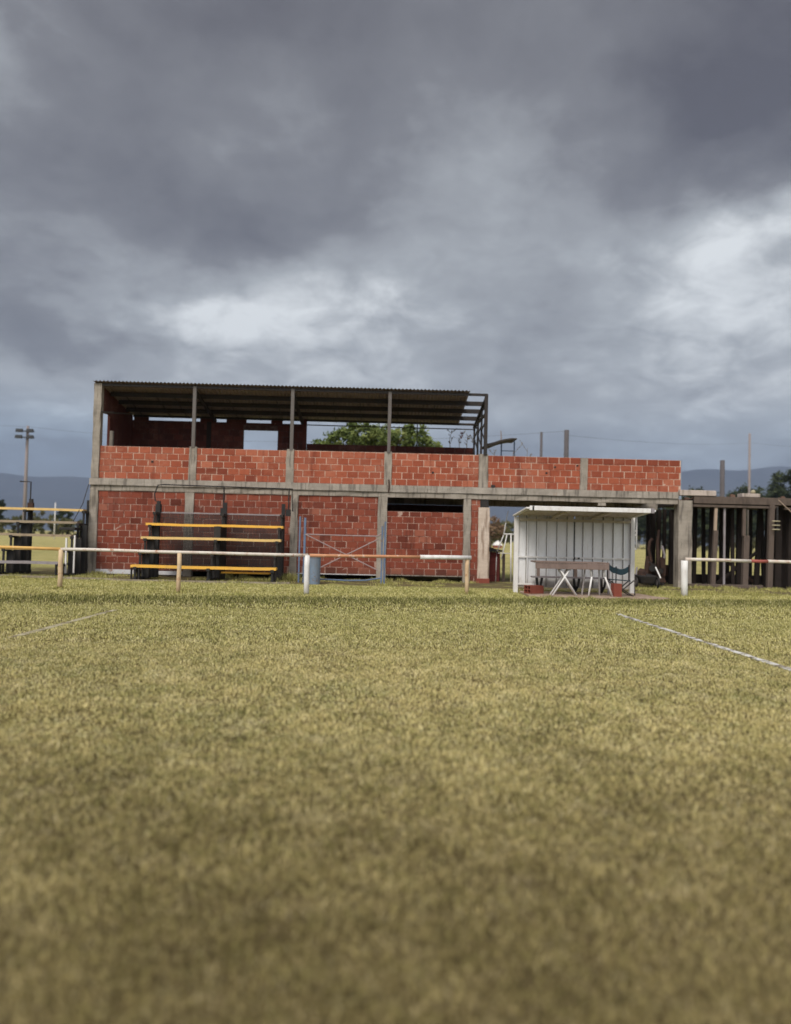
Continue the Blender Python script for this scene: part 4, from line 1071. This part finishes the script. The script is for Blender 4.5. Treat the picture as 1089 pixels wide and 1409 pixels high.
base = (np.arange(nb) * 5)[:, None]
li = (base + np.array([0, 1, 2, 3, 3, 2, 4])[None, :]).reshape(-1).astype(np.int32)
me.loops.add(nb * 7); me.loops.foreach_set('vertex_index', li)
me.polygons.add(nb * 2)
ls = ((np.arange(nb) * 7)[:, None] + np.array([0, 4])[None, :]).reshape(-1).astype(np.int32)
me.polygons.foreach_set('loop_start', ls)
me.update(calc_edges=True)
a = me.attributes.new('tint', 'FLOAT', 'FACE'); a.data.foreach_set('value', np.repeat(T, 2))
me.materials.append(M['blade'])
go = bpy.data.objects.new('grass', me); COL.objects.link(go)
setting(go, 'stuff', 'short dry straw and green turf of the pitch', 'grass')
print('blades', nb)

# ================================================================== AIR
hz = MB().box(-9500, 9500, -250, 9800, -6, 900).build('haze', 'wire')
hm = bpy.data.materials.new('haze_air'); hm.use_nodes = True
nt = hm.node_tree; nt.nodes.remove(nt.nodes['Principled BSDF'])
pv = nt.nodes.new('ShaderNodeVolumePrincipled')
pv.inputs['Color'].default_value = (.60, .72, .97, 1); pv.inputs['Density'].default_value = 1.15e-4; pv.inputs['Anisotropy'].default_value = 0.0
nt.links.new(pv.outputs[0], nt.nodes['Material Output'].inputs['Volume'])
hz.data.materials[0] = hm
setting(hz, 'stuff')

# ================================================================== SKY
SUN_EL, SUN_AZ = 46.0, 205.0          # azimuth from +Y (away from the viewer), clockwise: behind and a little left
w = bpy.data.worlds.new('World'); S.world = w; w.use_nodes = True
t = w.node_tree; g = G(t); bg = t.nodes['Background']
sky = g.n('ShaderNodeTexSky', sky_type='NISHITA', sun_disc=False)
sky.sun_elevation = rad(SUN_EL); sky.sun_rotation = rad(SUN_AZ)
d = g.n('ShaderNodeTexCoord').outputs['Generated']
x, y, z = g.sep(d)
zc = g.m('MAXIMUM', z, 0.0)
den = g.m('ADD', zc, .30)
plane = g.comb(g.m('DIVIDE', x, den), g.m('DIVIDE', y, den), 0.0)
wn = g.n('ShaderNodeTexNoise'); g.put(wn.inputs['Vector'], plane); wn.inputs['Scale'].default_value = 2.3; wn.inputs['Detail'].default_value = 8; wn.inputs['Roughness'].default_value = .58
wx, wy, wz = g.sep(wn.outputs['Color'])
az = g.m('MULTIPLY', g.m('ARCTAN2', x, y), 57.2958)
el = g.m('MULTIPLY', g.m('ARCSINE', z), 57.2958)
azw = g.m('ADD', az, g.m('MULTIPLY', g.m('SUBTRACT', wx, .5), 20.0))
elw = g.m('ADD', el, g.m('MULTIPLY', g.m('SUBTRACT', wy, .5), 11.0))
baseL = g.ramp(g.m('DIVIDE', elw, 90.0, clamp=True), [(0, .33), (.045, .36), (.075, .56), (.11, .70), (.155, .62), (.21, .51), (.29, .42), (.40, .32), (.7, .42), (1, .5)], 'EASE')
L = baseL
for (a0, e0, sa, se, amp) in ((-7.5, 16.6, 7, 2.4, .25), (-12.5, 14.8, 4, 1.6, .12), (-2, 15.5, 3, 2, .09), (26.5, 20.8, 4, 3.0, .26), (24, 16.3, 5, 4, .15), (29, 23.2, 5, 1.6, .12), (22, 10.5, 9, 2, -.08),
                              (-24, 14.2, 6, 2.6, -.22), (-16, 22.5, 9, 3.2, -.13), (25, 28.5, 7, 4.2, -.22), (-7, 33, 8, 3, -.08), (11, 25, 5, 7, .09), (8, 14.5, 5, 2.2, -.10), (-27, 31, 3, 3, .12), (3, 24, 5, 4, .05), (16, 20, 4, 2, .05)):
    u = g.m('DIVIDE', g.m('SUBTRACT', azw, a0), sa); v = g.m('DIVIDE', g.m('SUBTRACT', elw, e0), se)
    q = g.m('ADD', g.m('MULTIPLY', u, u), g.m('MULTIPLY', v, v))
    L = g.m('MULTIPLY_ADD', g.m('EXPONENT', g.m('MULTIPLY', q, -.6)), amp * 1.55, L)
f1 = g.noise(plane, 1.7, 8, .58, .3); f2 = g.noise(plane, 4.8, 8, .6, .3)
L = g.m('ADD', L, g.m('MULTIPLY', g.m('SUBTRACT', f1, .5), .50))
L = g.m('ADD', L, g.m('MULTIPLY', g.m('SUBTRACT', f2, .5), .40))
f3 = g.noise(plane, 13.0, 6, .62, .2)
L = g.m('ADD', L, g.m('MULTIPLY', g.m('SUBTRACT', f3, .5), .14))
EXPO = .9
K = 10.0 / 2 ** EXPO
sc = lambda c: tuple(v * K for v in c)
L = g.m('ADD', L, g.m('MULTIPLY', g.m('SUBTRACT', g.noise(plane, 7.0, 8, .62, .4), .56), g.m('MULTIPLY', g.step(L, .45, .85), .95)))
cl = g.ramp(L, [(.10, (.088, .078, .082)), (.40, (.212, .209, .215)), (.62, (.43, .447, .46)), (.98, (.86, .89, .90))])
low = g.m('SUBTRACT', 1.0, g.step(el, 3.0, 11.0))
left = g.m('SUBTRACT', 1.0, g.step(az, -22.0, -2.0))
tintf = g.m('MULTIPLY', low, g.m('MULTIPLY_ADD', left, .45, .55))
cl = g.mix(tintf, cl, g.mix(1.0, cl, (.66, .93, 1.22), 'MULTIPLY'))
# gain added to the unseen overcast behind the viewer, to light facade and turf
backf = g.m('SUBTRACT', 1.0, g.step(y, -.55, .35))
gain = g.m('MULTIPLY_ADD', g.m('MULTIPLY', backf, g.step(el, -12.0, 26.0)), 2.5, 1.0)
gv = g.n('ShaderNodeVectorMath', operation='SCALE'); g.put(gv.inputs[0], cl); g.put(gv.inputs[3], g.m('MULTIPLY', gain, K))
col_ = g.mix(.06, gv.outputs[0], sky.outputs[0])
g.put(bg.inputs['Color'], col_); bg.inputs['Strength'].default_value = .1

sl = bpy.data.lights.new('sun', 'SUN'); sl.energy = 1.5; sl.angle = rad(28); sl.color = (1, .95, .87)
so = bpy.data.objects.new('sun', sl); COL.objects.link(so)
dirv = Vector((math.sin(rad(SUN_AZ)) * math.cos(rad(SUN_EL)), math.cos(rad(SUN_AZ)) * math.cos(rad(SUN_EL)), math.sin(rad(SUN_EL))))
so.rotation_euler = dirv.to_track_quat('Z', 'Y').to_euler(); so.location = dirv * 60

# ================================================================== CAMERA
yaw, pit, roll = math.atan(19.5 / 1060), math.atan(36.5 / 1060), .0235
f0 = Vector((math.sin(yaw) * math.cos(pit), math.cos(yaw) * math.cos(pit), math.sin(pit)))
r0 = Vector((math.cos(yaw), -math.sin(yaw), 0)); u0 = r0.cross(f0)
r_ = math.cos(roll) * r0 + math.sin(roll) * u0; u_ = -math.sin(roll) * r0 + math.cos(roll) * u0
cam = bpy.data.cameras.new('camera'); co = bpy.data.objects.new('camera', cam); COL.objects.link(co)
mw_ = Matrix((r_, u_, -f0)).transposed().to_4x4(); mw_.translation = (0, 0, EYE); co.matrix_world = mw_
cam.sensor_fit = 'HORIZONTAL'; cam.sensor_width = 36; cam.lens = 1060 / 1089 * 36
cam.clip_start = .05; cam.clip_end = 30000
cam.dof.use_dof = True; cam.dof.focus_distance = 13.0; cam.dof.aperture_fstop = .92
S.camera = co

S.view_settings.view_transform = 'Standard'; S.view_settings.look = 'None'
S.view_settings.exposure = EXPO; S.view_settings.gamma = 1
S.cycles.use_denoising = True
S.cycles.max_bounces = 6; S.cycles.volume_bounces = 0
S.render.film_transparent = False
